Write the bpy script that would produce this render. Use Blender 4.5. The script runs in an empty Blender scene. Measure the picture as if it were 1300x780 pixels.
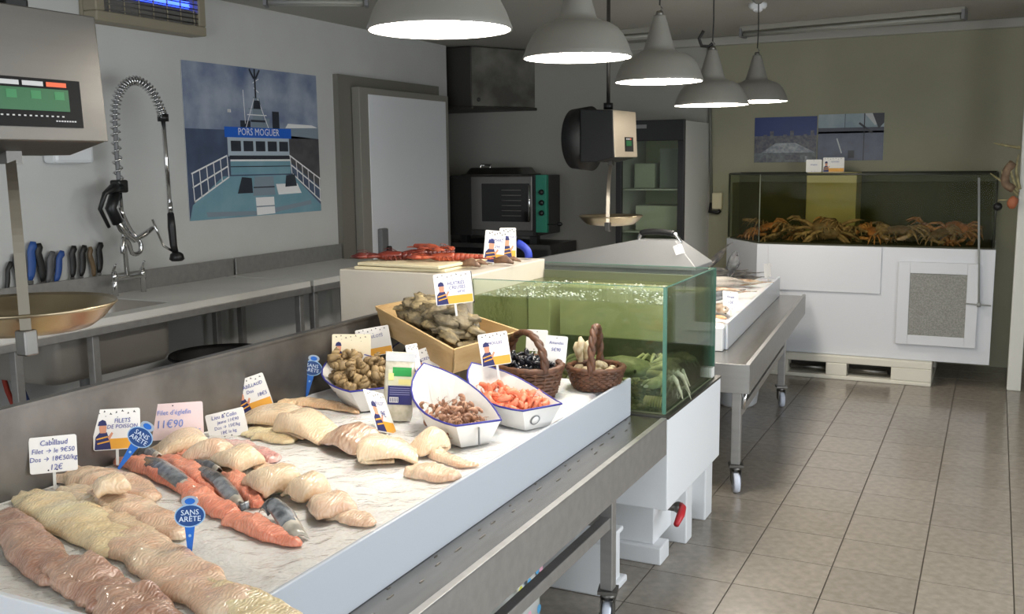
import bpy, math, random
from mathutils import Vector, Matrix, noise
R_ = random.Random(7)
PI = math.pi
SC = bpy.context.scene
COL = SC.collection

# ------------------------------------------------------------------ camera
CF, CY, CP, CR, CH = 1256.56, 0.453206654, -0.145343767, -0.0111780554, 1.6415322
_f = Vector((-math.sin(CY)*math.cos(CP), math.cos(CY)*math.cos(CP), math.sin(CP)))
_r0 = Vector((math.cos(CY), math.sin(CY), 0)); _u0 = _r0.cross(_f)
_r = _r0*math.cos(CR)+_u0*math.sin(CR); _u = -_r0*math.sin(CR)+_u0*math.cos(CR)
cd = bpy.data.cameras.new('camera'); cam = bpy.data.objects.new('camera', cd); COL.objects.link(cam)
cd.sensor_width = 36; cd.lens = 36*CF/1300; cd.clip_start = .05; cd.clip_end = 200
cam.matrix_world = Matrix(((_r.x, _u.x, -_f.x, 0), (_r.y, _u.y, -_f.y, 0), (_r.z, _u.z, -_f.z, CH), (0, 0, 0, 1)))
SC.camera = cam
def at(px, py, z=None, y=None, x=None):          # where the sight line through a pixel meets a plane of the room
    d = _f+_r*((px-650)/CF)-_u*((py-390)/CF)
    t = (z-CH)/d.z if z is not None else (y/d.y if y is not None else x/d.x)
    return Vector((0, 0, CH))+d*t

# ------------------------------------------------------------------ light
w = bpy.data.worlds.new('overcast sky'); SC.world = w; w.use_nodes = True
bg = w.node_tree.nodes['Background']; bg.inputs[0].default_value = (.88, .94, 1.0, 1); bg.inputs[1].default_value = 1.7
def area(name, loc, tgt, sx, sy, power, col):
    l = bpy.data.lights.new(name, 'AREA'); l.shape = 'RECTANGLE'; l.size = sx; l.size_y = sy; l.energy = power; l.color = col
    o = bpy.data.objects.new(name, l); COL.objects.link(o); o.location = loc
    o.rotation_euler = (Vector(tgt)-Vector(loc)).to_track_quat('-Z', 'Y').to_euler(); return o
area('shop_window_daylight', (1.75, 2.7, 1.35), (-3, 2.9, .6), 4.2, 2.0, 46, (.93, .97, 1))
area('shop_front_daylight', (-1.4, -1.7, 1.5), (-1.6, 4, .6), 4.4, 2.0, 30, (.96, .98, 1))
SC.view_settings.view_transform = 'Standard'; SC.view_settings.look = 'None'
SC.view_settings.exposure = 0.4; SC.view_settings.gamma = 1; SC.view_settings.use_curve_mapping = False

# ------------------------------------------------------------------ materials
def lin(c): return tuple(((v/255)/12.92 if v/255 <= .04045 else ((v/255+.055)/1.055)**2.4) for v in c)+(1,)
MATS = {}
def mat(name, col, rough=.5, metal=0, col2=None, nscale=8, bump=0, bscale=40, coat=0, sss=0, emit=0, ecol=None, trans=0, stretch=None, jitter=0, spec=.5):
    if name in MATS: return MATS[name]
    m = bpy.data.materials.new(name); m.use_nodes = True; nt = m.node_tree; N = nt.nodes; L = nt.links; b = N['Principled BSDF']
    b.inputs['Base Color'].default_value = lin(col); b.inputs['Roughness'].default_value = rough; b.inputs['Metallic'].default_value = metal
    b.inputs['Specular IOR Level'].default_value = spec
    if coat: b.inputs['Coat Weight'].default_value = coat; b.inputs['Coat Roughness'].default_value = .08
    if sss:
        b.inputs['Subsurface Weight'].default_value = sss; b.inputs['Subsurface Radius'].default_value = (.02, .012, .008); b.inputs['Subsurface Scale'].default_value = .6
    if trans: b.inputs['Transmission Weight'].default_value = trans
    if emit:
        b.inputs['Emission Color'].default_value = lin(ecol or col); b.inputs['Emission Strength'].default_value = emit
    tc = N.new('ShaderNodeTexCoord'); mp = N.new('ShaderNodeMapping'); L.new(tc.outputs['Object'], mp.inputs[0])
    if stretch: mp.inputs['Scale'].default_value = stretch
    out = None
    if col2 is not None:
        t = N.new('ShaderNodeTexNoise'); t.inputs['Scale'].default_value = nscale; t.inputs['Detail'].default_value = 5; L.new(mp.outputs[0], t.inputs['Vector'])
        cr = N.new('ShaderNodeValToRGB'); cr.color_ramp.elements[0].position = .35; cr.color_ramp.elements[1].position = .65
        cr.color_ramp.elements[0].color = lin(col); cr.color_ramp.elements[1].color = lin(col2)
        L.new(t.outputs[0], cr.inputs[0]); out = cr.outputs[0]; L.new(out, b.inputs['Base Color'])
    if jitter:
        oi = N.new('ShaderNodeObjectInfo'); hs = N.new('ShaderNodeHueSaturation'); mr = N.new('ShaderNodeMapRange')
        mr.inputs['To Min'].default_value = 1-jitter; mr.inputs['To Max'].default_value = 1+jitter
        L.new(oi.outputs['Random'], mr.inputs[0]); L.new(mr.outputs[0], hs.inputs['Value'])
        if out: L.new(out, hs.inputs['Color'])
        else: hs.inputs['Color'].default_value = lin(col)
        L.new(hs.outputs[0], b.inputs['Base Color'])
    if bump:
        t2 = N.new('ShaderNodeTexNoise'); t2.inputs['Scale'].default_value = bscale; t2.inputs['Detail'].default_value = 6; L.new(mp.outputs[0], t2.inputs['Vector'])
        bp = N.new('ShaderNodeBump'); bp.inputs['Strength'].default_value = bump; bp.inputs['Distance'].default_value = .01
        L.new(t2.outputs[0], bp.inputs['Height']); L.new(bp.outputs[0], b.inputs['Normal'])
        if coat: L.new(bp.outputs[0], b.inputs['Coat Normal'])
    MATS[name] = m; return m
def glassy(name, tint, gloss=1.0, rough=.02, bump=0, bscale=20, ior=1.45, milk=0, milkcol=(255, 255, 255), spots=None):
    if name in MATS: return MATS[name]
    m = bpy.data.materials.new(name); m.use_nodes = True; nt = m.node_tree; N = nt.nodes; L = nt.links; N.remove(N['Principled BSDF'])
    o = [n for n in N if n.type == 'OUTPUT_MATERIAL'][0]
    tr = N.new('ShaderNodeBsdfTransparent'); tr.inputs[0].default_value = lin(tint)
    gl = N.new('ShaderNodeBsdfGlossy'); gl.inputs['Roughness'].default_value = rough
    fr = N.new('ShaderNodeFresnel'); fr.inputs[0].default_value = ior
    mx = N.new('ShaderNodeMixShader'); ml = N.new('ShaderNodeMath'); ml.operation = 'MULTIPLY'; ml.inputs[1].default_value = gloss; ml.use_clamp = True
    L.new(fr.outputs[0], ml.inputs[0]); L.new(ml.outputs[0], mx.inputs[0])
    base = tr.outputs[0]
    if milk:
        df = N.new('ShaderNodeBsdfDiffuse'); df.inputs[0].default_value = lin(milkcol)
        m2 = N.new('ShaderNodeMixShader'); m2.inputs[0].default_value = milk; L.new(base, m2.inputs[1]); L.new(df.outputs[0], m2.inputs[2]); base = m2.outputs[0]
        if spots:
            tc = N.new('ShaderNodeTexCoord'); t = N.new('ShaderNodeTexNoise'); t.inputs['Scale'].default_value = spots; t.inputs['Detail'].default_value = 4
            L.new(tc.outputs['Object'], t.inputs['Vector']); mr = N.new('ShaderNodeMapRange'); mr.inputs[1].default_value = .45; mr.inputs[2].default_value = .7
            mr.inputs[4].default_value = milk; L.new(t.outputs[0], mr.inputs[0]); L.new(mr.outputs[0], m2.inputs[0])
    L.new(base, mx.inputs[1]); L.new(gl.outputs[0], mx.inputs[2]); L.new(mx.outputs[0], o.inputs[0])
    if bump:
        tc = N.new('ShaderNodeTexCoord'); t2 = N.new('ShaderNodeTexNoise'); t2.inputs['Scale'].default_value = bscale; t2.inputs['Detail'].default_value = 3; t2.inputs['Distortion'].default_value = 1.2
        L.new(tc.outputs['Object'], t2.inputs['Vector']); bp = N.new('ShaderNodeBump'); bp.inputs['Strength'].default_value = bump; bp.inputs['Distance'].default_value = .02
        L.new(t2.outputs[0], bp.inputs['Height'])
        for n in (gl, fr): L.new(bp.outputs[0], n.inputs['Normal'])
    MATS[name] = m; return m
STEEL = mat('brushed steel', (172, 171, 169), .42, .75, (163, 162, 160), 3, .05, 60, stretch=(1, 9, 9))
STEELD = mat('dull steel', (128, 126, 122), .42, 1, (108, 106, 103), 5, .05, 30)
PANEL = mat('stained steel panel', (132, 130, 126), .45, .85, (108, 106, 103), 6, .06, 14)
CHROME = mat('chrome', (215, 215, 215), .12, 1)
BRASSY = mat('worn pan metal', (184, 170, 142), .3, .95, (164, 150, 124), 6)
WHITE = mat('white plastic', (226, 228, 230), .35, bump=.03, bscale=9)
BOARDW = mat('milky board', (214, 217, 221), .3, sss=.3)
WALLP = mat('wall paint', (203, 204, 201), .7, col2=(196, 197, 194), nscale=2, bump=.04, bscale=60)
WALLB = mat('cream wall paint', (154, 152, 130), .75, col2=(147, 145, 124), nscale=2, bump=.04, bscale=60)
WALLK = mat('kitchen wall paint', (162, 160, 152), .75, bump=.04, bscale=60)
CEIL = mat('ceiling paint', (170, 168, 160), .8, bump=.05, bscale=30)
BLACK = mat('black plastic', (22, 22, 23), .4)
RUBBER = mat('dark rubber', (38, 37, 36), .7)
GREYP = mat('grey plastic', (120, 121, 122), .5)
CREAMB = mat('cream insulated panel', (206, 198, 184), .5, col2=(198, 190, 176), nscale=3)
INKB = mat('blue ink', (44, 58, 150), .6)
INKL = mat('pale blue ink', (110, 140, 215), .6)
INKK = mat('dark print', (44, 40, 44), .6)
CARD = mat('white card', (236, 234, 230), .35)
CARDP = mat('pinkish card', (236, 214, 214), .4)
CARDC = mat('cream card', (238, 226, 198), .4)
ORANGE = mat('orange print', (232, 168, 58), .45)
NAVY = mat('navy print', (36, 40, 96), .5)
SKIN = mat('skin print', (214, 150, 120), .5)
PICKB = mat('pick blue', (34, 104, 196), .3)
PICKD = mat('pick navy', (30, 70, 130), .3)
FROST = glassy('frosted board', (236, 240, 246), .5, .2, milk=.62, milkcol=(216, 221, 228))
GLASS = glassy('tank glass', (243, 249, 244), .8)
GEDGE = mat('green glass edge', (96, 150, 132), .15, trans=.3)
WATER = glassy('tank water', (236, 237, 214), .7, .03, .2, 30, 1.33, milk=.20, milkcol=(150, 160, 118))
WATERD = glassy('dark tank water', (232, 228, 204), .12, .05, .05, 6, 1.33, milk=.06, milkcol=(96, 98, 66))

# ------------------------------------------------------------------ mesh helpers
class MB:
    def __init__(s): s.v = []; s.f = []; s.mi = []; s.sm = []
    def add(s, vs, fs, sm=False, mi=0, M=None):
        o = len(s.v); s.v += [tuple(M @ Vector(p)) for p in vs] if M else [tuple(p) for p in vs]
        for f in fs: s.f.append(tuple(i+o for i in f)); s.mi.append(mi); s.sm.append(sm)
        return s
    def box(s, x0, x1, y0, y1, z0, z1, mi=0, M=None):
        return s.add([(x0, y0, z0), (x1, y0, z0), (x1, y1, z0), (x0, y1, z0), (x0, y0, z1), (x1, y0, z1), (x1, y1, z1), (x0, y1, z1)],
                     [(0, 3, 2, 1), (4, 5, 6, 7), (0, 1, 5, 4), (1, 2, 6, 5), (2, 3, 7, 6), (3, 0, 4, 7)], False, mi, M)
    def path(s, pts, r, n=8, mi=0, M=None, cap=True, flat=1.0, closed=False):
        pts = [Vector(p) for p in pts]; k = len(pts); rs = r if isinstance(r, (list, tuple)) else [r]*k
        vs = []; fs = []; nrm = None
        for i, p in enumerate(pts):
            if closed: t = (pts[(i+1) % k]-pts[i-1]).normalized()
            else: t = (pts[min(i+1, k-1)]-pts[max(i-1, 0)]).normalized()
            if nrm is None:
                nrm = t.orthogonal().normalized()
                if abs(t.z) < .9: nrm = (Vector((0, 0, 1))-t*t.z).normalized()
            nrm = (nrm-t*nrm.dot(t)).normalized(); b = t.cross(nrm)
            for j in range(n):
                a = 2*PI*j/n; vs.append(p+nrm*(math.cos(a)*rs[i]*flat)+b*(math.sin(a)*rs[i]))
        for i in range(k if closed else k-1):
            for j in range(n):
                a = i*n+j; b2 = i*n+(j+1) % n; i2 = (i+1) % k
                fs.append((a, b2, i2*n+(j+1) % n, i2*n+j))
        if cap and not closed: fs.append(tuple(range(n-1, -1, -1))); fs.append(tuple((k-1)*n+j for j in range(n)))
        return s.add(vs, fs, True, mi, M)
    def tube(s, a, b, r0, r1=None, n=12, mi=0, M=None): return s.path([a, b], [r0, r0 if r1 is None else r1], n, mi, M)
    def lathe(s, prof, n=32, mi=0, M=None, sx=1, sy=1, close=False):
        vs = [(r*math.cos(2*PI*j/n)*sx, r*math.sin(2*PI*j/n)*sy, z) for r, z in prof for j in range(n)]
        fs = [(i*n+j, i*n+(j+1) % n, (i+1)*n+(j+1) % n, (i+1)*n+j) for i in range(len(prof)-1) for j in range(n)]
        if close: fs += [tuple(range(n-1, -1, -1)), tuple((len(prof)-1)*n+j for j in range(n))]
        return s.add(vs, fs, True, mi, M)
    def ell(s, c, rx, ry, rz, nu=14, nv=8, mi=0, M=None, lump=0, ls=20, seed=0):
        vs = []; fs = []
        for i in range(nv+1):
            t = PI*i/nv
            for j in range(nu):
                a = 2*PI*j/nu; d = Vector((math.sin(t)*math.cos(a), math.sin(t)*math.sin(a), math.cos(t)))
                q = 1+lump*noise.noise(d*ls*.1+Vector((seed, 0, 0))) if lump else 1
                vs.append((c[0]+rx*d.x*q, c[1]+ry*d.y*q, c[2]+rz*d.z*q))
        for i in range(nv):
            for j in range(nu): fs.append((i*nu+j, i*nu+(j+1) % nu, (i+1)*nu+(j+1) % nu, (i+1)*nu+j))
        return s.add(vs, [f[::-1] for f in fs], True, mi, M)
    def prism(s, poly, h0, h1, mi=0, M=None, sm=False):       # polygon in x,y extruded along z
        n = len(poly); vs = [(x, y, h0) for x, y in poly]+[(x, y, h1) for x, y in poly]
        return s.add(vs, [tuple(range(n-1, -1, -1)), tuple(range(n, 2*n))]+[(i, (i+1) % n, n+(i+1) % n, n+i) for i in range(n)], sm, mi, M)
    def loft(s, rings, mi=0, M=None, sm=True, cap=True):
        n = len(rings[0]); vs = [p for r in rings for p in r]
        fs = [(i*n+j, i*n+(j+1) % n, (i+1)*n+(j+1) % n, (i+1)*n+j) for i in range(len(rings)-1) for j in range(n)]
        if cap: fs += [tuple(range(n-1, -1, -1)), tuple((len(rings)-1)*n+j for j in range(n))]
        return s.add(vs, fs, sm, mi, M)
    def mesh(s, name, mats):
        me = bpy.data.meshes.new(name); me.from_pydata(s.v, [], s.f)
        for m in (mats if isinstance(mats, (list, tuple)) else [mats]): me.materials.append(m)
        me.polygons.foreach_set('material_index', s.mi); me.polygons.foreach_set('use_smooth', s.sm); me.update(); return me
    def build(s, name, mats, parent=None, loc=None, bevel=0, seg=2):
        """vertices are in world space: moved to the parent's (unrotated) frame, or about loc for a top-level thing; parent None and loc None keeps them"""
        off = Vector(parent_loc(parent)) if parent is not None else Vector(loc or (0, 0, 0))
        if off.length: s.v = [tuple(Vector(p)-off) for p in s.v]
        return obj(name, s.mesh(name, mats), parent, loc if parent is None else None, bevel, seg)
    def local(s, name, mats, parent=None, bevel=0, seg=2):
        return obj(name, s.mesh(name, mats), parent, None, bevel, seg)
def parent_loc(p):
    v = Vector((0, 0, 0))
    while p is not None: v = v+p.location; p = p.parent
    return v
def obj(name, me, parent=None, loc=None, bevel=0, seg=2):
    o = bpy.data.objects.new(name, me); COL.objects.link(o)
    if parent is not None: o.parent = parent
    if loc is not None: o.location = loc
    if bevel:
        b = o.modifiers.new('edge', 'BEVEL'); b.width = bevel; b.segments = seg; b.limit_method = 'ANGLE'; b.angle_limit = .7
    return o
def tag(o, label, cat, group=None):
    o['label'] = label; o['category'] = cat
    if group: o['group'] = group
    return o
def thing(name, label, cat, loc=(0, 0, 0), group=None, rot=(0, 0, 0)):
    o = bpy.data.objects.new(name, None); COL.objects.link(o); o.empty_display_size = .05
    o.location = loc; o.rotation_euler = rot; return tag(o, label, cat, group)
def struct(o): o['kind'] = 'structure'; return o
def copy_tree(o, parent=None, label=None):
    c = o.copy(); COL.objects.link(c)
    if parent is not None: c.parent = parent
    if label: c['label'] = label
    for ch in list(o.children): copy_tree(ch, c)
    return c
def catmull(pts, n):
    pts = [Vector(p) for p in pts]; P = [2*pts[0]-pts[1]]+pts+[2*pts[-1]-pts[-2]]; out = []
    for k in range(n):
        t = k/(n-1)*(len(pts)-1); i = min(int(t), len(pts)-2); u = t-i; a, b, c, d = P[i:i+4]
        out.append(.5*((2*b)+(c-a)*u+(2*a-5*b+4*c-d)*u*u+(3*b-a-3*c+d)*u**3))
    return out
def interp(vals, t):
    x = t*(len(vals)-1); i = min(int(x), len(vals)-2); return vals[i]+(vals[i+1]-vals[i])*(x-i)
_tx = {}
def text_faces(body, size):
    k = (body, size)
    if k not in _tx:
        cu = bpy.data.curves.new('t', 'FONT'); cu.body = body; cu.size = size; cu.align_x = 'CENTER'; cu.align_y = 'CENTER'; cu.resolution_u = 2
        o = bpy.data.objects.new('t', cu); COL.objects.link(o); bpy.context.view_layer.update()
        me = bpy.data.meshes.new_from_object(o.evaluated_get(bpy.context.evaluated_depsgraph_get()))
        _tx[k] = ([tuple(v.co) for v in me.vertices], [tuple(p.vertices) for p in me.polygons])
        bpy.data.objects.remove(o); bpy.data.curves.remove(cu); bpy.data.meshes.remove(me)
    return _tx[k]
def text(mb, body, size, cx, cz, y=-.0006, mi=0, M=None, slant=0, sx=1.0):
    vs, fs = text_faces(body, size)                            # written in the x,z plane, read from -y
    mb.add([(cx+vx*sx+slant*vy, y, cz+vy) for vx, vy, _ in vs], fs, False, mi, M)

# ------------------------------------------------------------------ room
T = .33
def tile_mat():
    m = mat('floor tile', (148, 140, 129), .2, col2=(134, 126, 115), nscale=26, bump=.02, bscale=24, jitter=.06)
    return m
GROUT = mat('grout', (92, 86, 78), .8)
fl = struct(MB().box(-6, 2.2, -2.2, 9, -.06, -.004).build('floor', GROUT))
tm = MB().box(-.1625, .1625, -.1625, .1625, -.006, 0).mesh('tile', tile_mat())
for i in range(-4, 8):
    for j in range(-5, 16):
        o = obj('tile', tm, fl, (-1.176+T*(i+.5), 3.675+T*(j+.5), .0))
        if (i, j) == (-4, -5): b = o.modifiers.new('edge', 'BEVEL'); b.width = .002; b.segments = 1
struct(MB().box(-4.60, -4.45, -2.2, 7.86, 0, 2.67).build('wall_left', WALLP))
struct(MB().box(-5.75, -5.6, 7.7, 8.7, 0, 2.67).build('wall_kitchen', WALLK))
struct(MB().box(-5.75, -4.6, 7.70, 7.86, 0, 2.67).build('wall_alcove', WALLK))
struct(MB().box(-5.75, -2.24, 8.55, 8.7, 0, 2.67).build('wall_back', WALLK))
struct(MB().box(-2.24, 2.0, 8.55, 8.7, 0, 2.67).build('wall_back.001', WALLB))
struct(MB().box(-5.75, 2.0, -2.2, 8.7, 2.67, 2.8).build('ceiling', CEIL))
rw = MB(); rw.box(1.85, 2.0, -2.2, 8.55, 0, .25).box(1.85, 2.0, -2.2, 8.55, 2.4, 2.67).box(1.85, 2.0, 4.6, 8.55, .25, 2.4).box(1.85, 2.0, -2.2, .6, .25, 2.4)
struct(rw.build('wall_right', WALLP))
fw = MB(); fw.box(-4.45, 1.85, -2.2, -2.05, 0, .3).box(-4.45, 1.85, -2.2, -2.05, 2.5, 2.67).box(-4.45, -3.7, -2.2, -2.05, .3, 2.5).box(.9, 1.85, -2.2, -2.05, .3, 2.5)
struct(fw.build('wall_front', WALLP))
struct(MB().box(.145, .235, 7.70, 7.79, 0, 2.67).build('trim_1', mat('post paint', (222, 222, 214), .45), bevel=.006))
struct(MB().box(-5.0, 1.85, 8.50, 8.55, 2.60, 2.67).build('trim_2', CEIL, bevel=.01))

# cold-room door on the left wall
X = -4.45
d = MB(); d.box(X-.01, X+.045, 6.154, 6.40, 0, 2.30).box(X-.01, X+.045, 6.40, 7.64, 2.19, 2.30)
door = struct(d.build('door_1', mat('door frame aluminium', (124, 121, 112), .5, .1)))
lf = MB().box(X+.05, X+.12, 6.315, 7.665, .02, 2.215).build('leaf_frame', mat('leaf frame aluminium', (146, 143, 134), .5, .1), door, bevel=.004)
MB().box(X+.119, X+.127, 6.43, 7.61, .1, 2.165).build('leaf_panel', mat('door panel', (236, 238, 242), .45), door, bevel=.003)
MB().box(X+.05, X+.09, 7.667, 7.685, .02, 2.2).build('seal', RUBBER, door)
h = MB(); h.box(X+.127, X+.17, 6.49, 6.59, .80, 1.14)
hd = h.build('door_handle', GREYP, door, bevel=.012)
MB().box(X+.17, X+.20, 6.545, 6.59, .74, 1.0).build('grip', BLACK, hd, bevel=.01)

# ship poster
def rect(mb, s0, s1, t0, t1, mi, lay): quad(mb, [(s0, t0), (s1, t0), (s1, t1), (s0, t1)], mi, lay)
def quad(mb, st, mi, lay):
    mb.add([(s, -lay*.0005, t) for s, t in st], [tuple(range(len(st)))], False, mi)
def line(mb, pts, wd, mi, lay):
    for (a, b), (c, e) in zip(pts, pts[1:]):
        dx, dy = c-a, e-b; q = math.hypot(dx, dy) or 1; nx, ny = -dy/q*wd, dx/q*wd
        quad(mb, [(a-nx, b-ny), (c-nx, e-ny), (c+nx, e+ny), (a+nx, b+ny)], mi, lay)
PW, PH = 1.325, .968
pm = [mat('poster sky', (96, 112, 146), .35, col2=(168, 178, 194), nscale=3.4), mat('poster sea', (84, 98, 124), .35, col2=(70, 82, 106), nscale=6), mat('poster quay', (90, 87, 90), .35, col2=(65, 65, 70), nscale=9),
      mat('poster deck', (116, 158, 174), .35, col2=(132, 170, 184), nscale=5), mat('poster house', (183, 197, 209), .35), mat('poster banner', (34, 102, 209), .35), mat('poster white', (245, 245, 245), .35),
      mat('poster dark', (48, 53, 63), .35), mat('poster grey', (136, 151, 163), .35), mat('poster low sky', (136, 156, 190), .35, col2=(183, 195, 219), nscale=5)]
pr = thing('ship_poster', 'large square photograph poster of a trawler foredeck on the left wall', 'poster', (X+.004, 4.618, 1.305), rot=(0, 0, PI/2))
MB().box(0, PW, -.003, 0, 0, PH).local('sheet', mat('poster paper', (225, 228, 230), .35), pr)
p = MB()
def P_(x, y): return ((x-85)/445*PW, (608-y)/492*PH)
def PP(*a): return [P_(*q) for q in a]
def R4(x0, y0, x1, y1, mi, lay): quad(p, PP((x0, y1), (x1, y1), (x1, y0), (x0, y0)), mi, lay)
B0 = 7
R4(85, 116, 530, 324, 0, B0); R4(85, 322, 530, 608, 1, B0+1)
quad(p, PP((410, 420), (530, 520), (530, 345), (410, 335)), 2, B0+2); quad(p, PP((400, 345), (530, 345), (530, 300), (400, 310)), 8, B0+2); quad(p, PP((405, 310), (528, 305), (505, 296), (415, 294)), 6, B0+3)
quad(p, PP((85, 608), (530, 608), (530, 585), (425, 472), (190, 472), (95, 560)), 3, B0+3)
R4(208, 345, 416, 408, 4, B0+4); R4(212, 405, 418, 418, 7, B0+5); R4(214, 418, 418, 468, 3, B0+5); R4(214, 418, 418, 424, 6, B0+6); R4(214, 440, 418, 443, 7, B0+6)
for k in range(5): R4(218+k*40.5, 357, 250+k*40.5, 391, 7, B0+5)
R4(200, 312, 425, 346, 5, B0+5)
line(p, PP((308, 312), (305, 118)), .006, 8, B0+4); line(p, PP((285, 120), (300, 135), (322, 122)), .004, 8, B0+4); line(p, PP((280, 250), (340, 250)), .004, 8, B0+4)
for a, b in (((270, 312), (300, 215)), ((345, 312), (312, 215)), ((265, 190), (268, 300)), ((275, 270), (340, 270)), ((298, 165), (318, 150)), ((300, 180), (316, 195))): line(p, PP(a, b), .003, 6, B0+6)
for a, b in (((306, 214), (305, 118)), ((286, 290), (335, 290)), ((288, 120), (302, 150)), ((322, 120), (308, 150))): line(p, PP(a, b), .007, 7, B0+7)
quad(p, PP((290, 312), (330, 312), (320, 215), (298, 210)), 8, B0+5); quad(p, PP((296, 250), (322, 250), (318, 222), (300, 222)), 7, B0+6)
R4(360, 255, 384, 312, 7, B0+4); R4(252, 290, 285, 312, 7, B0+4); R4(330, 280, 350, 312, 8, B0+4); line(p, PP((218, 312), (218, 258)), .004, 8, B0+4); R4(213, 256, 224, 266, 6, B0+4)
for a, b in (((95, 462), (205, 405)), ((97, 505), (205, 440)), ((100, 550), (208, 474)), ((415, 404), (530, 490)), ((418, 436), (530, 530)), ((425, 470), (530, 572))): line(p, PP(a, b), .005, 6, B0+6)
for k in range(6):
    f = k/5; line(p, PP((98+f*106, 462-f*57), (101+f*106, 552-f*76)), .004, 6, B0+6); line(p, PP((417+f*110, 406+f*82), (422+f*105, 468+f*100)), .004, 6, B0+6)
quad(p, PP((282, 540), (358, 540), (354, 476), (290, 476)), 8, B0+6); R4(284, 510, 357, 514, 7, B0+7); quad(p, PP((370, 540), (455, 538), (440, 503), (362, 503)), 6, B0+6)
quad(p, PP((395, 514), (438, 512), (432, 470), (400, 474)), 7, B0+7); quad(p, PP((232, 530), (282, 530), (280, 480), (248, 476)), 7, B0+6); quad(p, PP((292, 606), (355, 604), (353, 546), (290, 546)), 6, B0+7); R4(291, 575, 354, 579, 8, B0+8)
quad(p, PP((133, 584), (300, 592), (490, 566), (492, 580), (320, 606), (136, 600)), 8, B0+5)
text(p, 'PORS MOGUER', .066, *P_(312, 328), y=-.0005*(B0+7), mi=6, sx=.92)
p.local('print', pm, pr)
# insect killer lamp
t = thing('insect_killer', 'beige wall box with glowing blue tubes behind a slatted guard', 'insect lamp', (X, 3.9, 2.42))
BEI = mat('beige plastic', (146, 138, 118), .5)
c = MB(); c.box(X, X+.03, 3.90, 4.72, 2.41, 2.66).box(X+.03, X+.13, 3.90, 4.72, 2.41, 2.465).box(X+.03, X+.13, 3.90, 4.72, 2.63, 2.66).box(X+.03, X+.13, 4.66, 4.72, 2.465, 2.63).box(X+.03, X+.13, 3.90, 3.96, 2.465, 2.63)
c.build('housing', BEI, t, bevel=.008)
MB().box(X+.03, X+.034, 3.96, 4.66, 2.465, 2.63).build('back_plate', mat('dark lamp back', (52, 54, 62), .6), t)
MB().box(X+.034, X+.112, 3.965, 4.655, 2.466, 2.55).build('collecting_tray', mat('tray grey', (104, 102, 98), .6), t, bevel=.004)
for z in (2.597, 2.577): MB().tube((X+.06, 3.97, z), (X+.06, 4.65, z), .011).build('blue_tube', mat('blue tube', (70, 90, 255), .3, emit=4, ecol=(56, 84, 255)), t)
for k in range(6): MB().tube((X+.122, 3.96, 2.478+k*.027), (X+.122, 4.66, 2.478+k*.027), .0035, n=6).build('guard_bar', STEELD, t)
for k in range(7): MB().tube((X+.118, 4.0+k*.105, 2.465), (X+.118, 4.0+k*.105, 2.63), .004, n=6).build('guard_post', BEI, t)
t = tag(MB().box(X, X+.1, 3.60, 3.85, 1.66, 1.82).build('towel_dispenser', WHITE, None, (X, 3.7, 1.66), bevel=.02), 'small white box fixed to the left wall behind the near scale', 'dispenser')

# sink table along the left wall
TOP = mat('pale worktop', (214, 213, 208), .3, col2=(205, 204, 199), nscale=3)
t = thing('sink_table', 'long steel sink table with pale top along the left wall', 'table', (-4.1, 3.6, 0))
c = MB(); c.box(X+.06, -3.72, 2.2, 3.06, .905, .94).box(X+.06, -3.72, 3.82, 4.84, .905, .94).box(X+.06, -4.30, 3.06, 3.82, .905, .94).box(-3.83, -3.72, 3.06, 3.82, .905, .94)
c.build('worktop', TOP, t)
c = MB(); c.box(-3.765, -3.715, 2.2, 4.845, .865, .906).box(X+.06, -3.765, 4.80, 4.845, .865, .906); c.build('rim', STEEL, t, bevel=.004)
MB().box(X+.045, X+.058, 2.2, 4.93, .90, 1.05).build('backsplash', STEEL, t, bevel=.003)
sb = MB(); x0, x1, y0, y1, z0, z1 = -4.30, -3.83, 3.06, 3.82, .635, .935
def rr(x0, x1, y0, y1, r, n=5):
    o = []
    for cx, cy, a0 in ((x1-r, y1-r, 0), (x0+r, y1-r, 90), (x0+r, y0+r, 180), (x1-r, y0+r, 270)):
        for k in range(n+1): a = math.radians(a0+90*k/n); o.append((cx+r*math.cos(a), cy+r*math.sin(a)))
    return o
rings = [[(x, y, z) for x, y in rr(x0+i, x1-i, y0+i, y1-i, r)] for z, i, r in ((z1, 0, .06), (z0+.05, .0, .07), (z0+.012, .015, .07), (z0, .05, .06))]
inn = [[(x, y, z) for x, y in rr(x0+i, x1-i, y0+i, y1-i, r)] for z, i, r in ((z0+.008, .055, .06), (z0+.06, .01, .07), (z1, .006, .06))]
sb.loft(rings+inn, cap=False); n_ = len(rings[0]); sb.f += [tuple(range(3*n_, 4*n_))[::-1], tuple(range(4*n_, 5*n_))]; sb.mi += [0, 0]; sb.sm += [False, False]
bw = sb.build('bowl', mat('bowl steel', (180, 175, 168), .4, .7), t)
MB().tube((-4.06, 3.44, .64), (-4.06, 3.44, .52), .03).tube((-4.06, 3.44, .53), (-4.36, 3.44, .40), .02).build('drain', GREYP, bw)
for y in (2.84, 3.25, 4.79): MB().box(-3.79, -3.75, y-.02, y+.02, 0, .87).build('leg', STEEL, t, bevel=.003)
for y in (2.4, 4.70): MB().box(-4.37, -4.33, y-.02, y+.02, 0, .87).build('leg', STEEL, t, bevel=.003)
t = thing('side_table', 'short steel worktop unit at the door end of the sink table', 'table', (-4.1, 5.5, 0))
MB().box(X+.06, -3.72, 4.875, 6.10, .905, .94).build('worktop', TOP, t)
MB().box(-3.765, -3.715, 4.87, 6.105, .865, .906).build('rim', STEEL, t, bevel=.004)
MB().box(X+.045, X+.058, 4.95, 6.11, .90, 1.05).build('backsplash', STEEL, t, bevel=.003)
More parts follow.
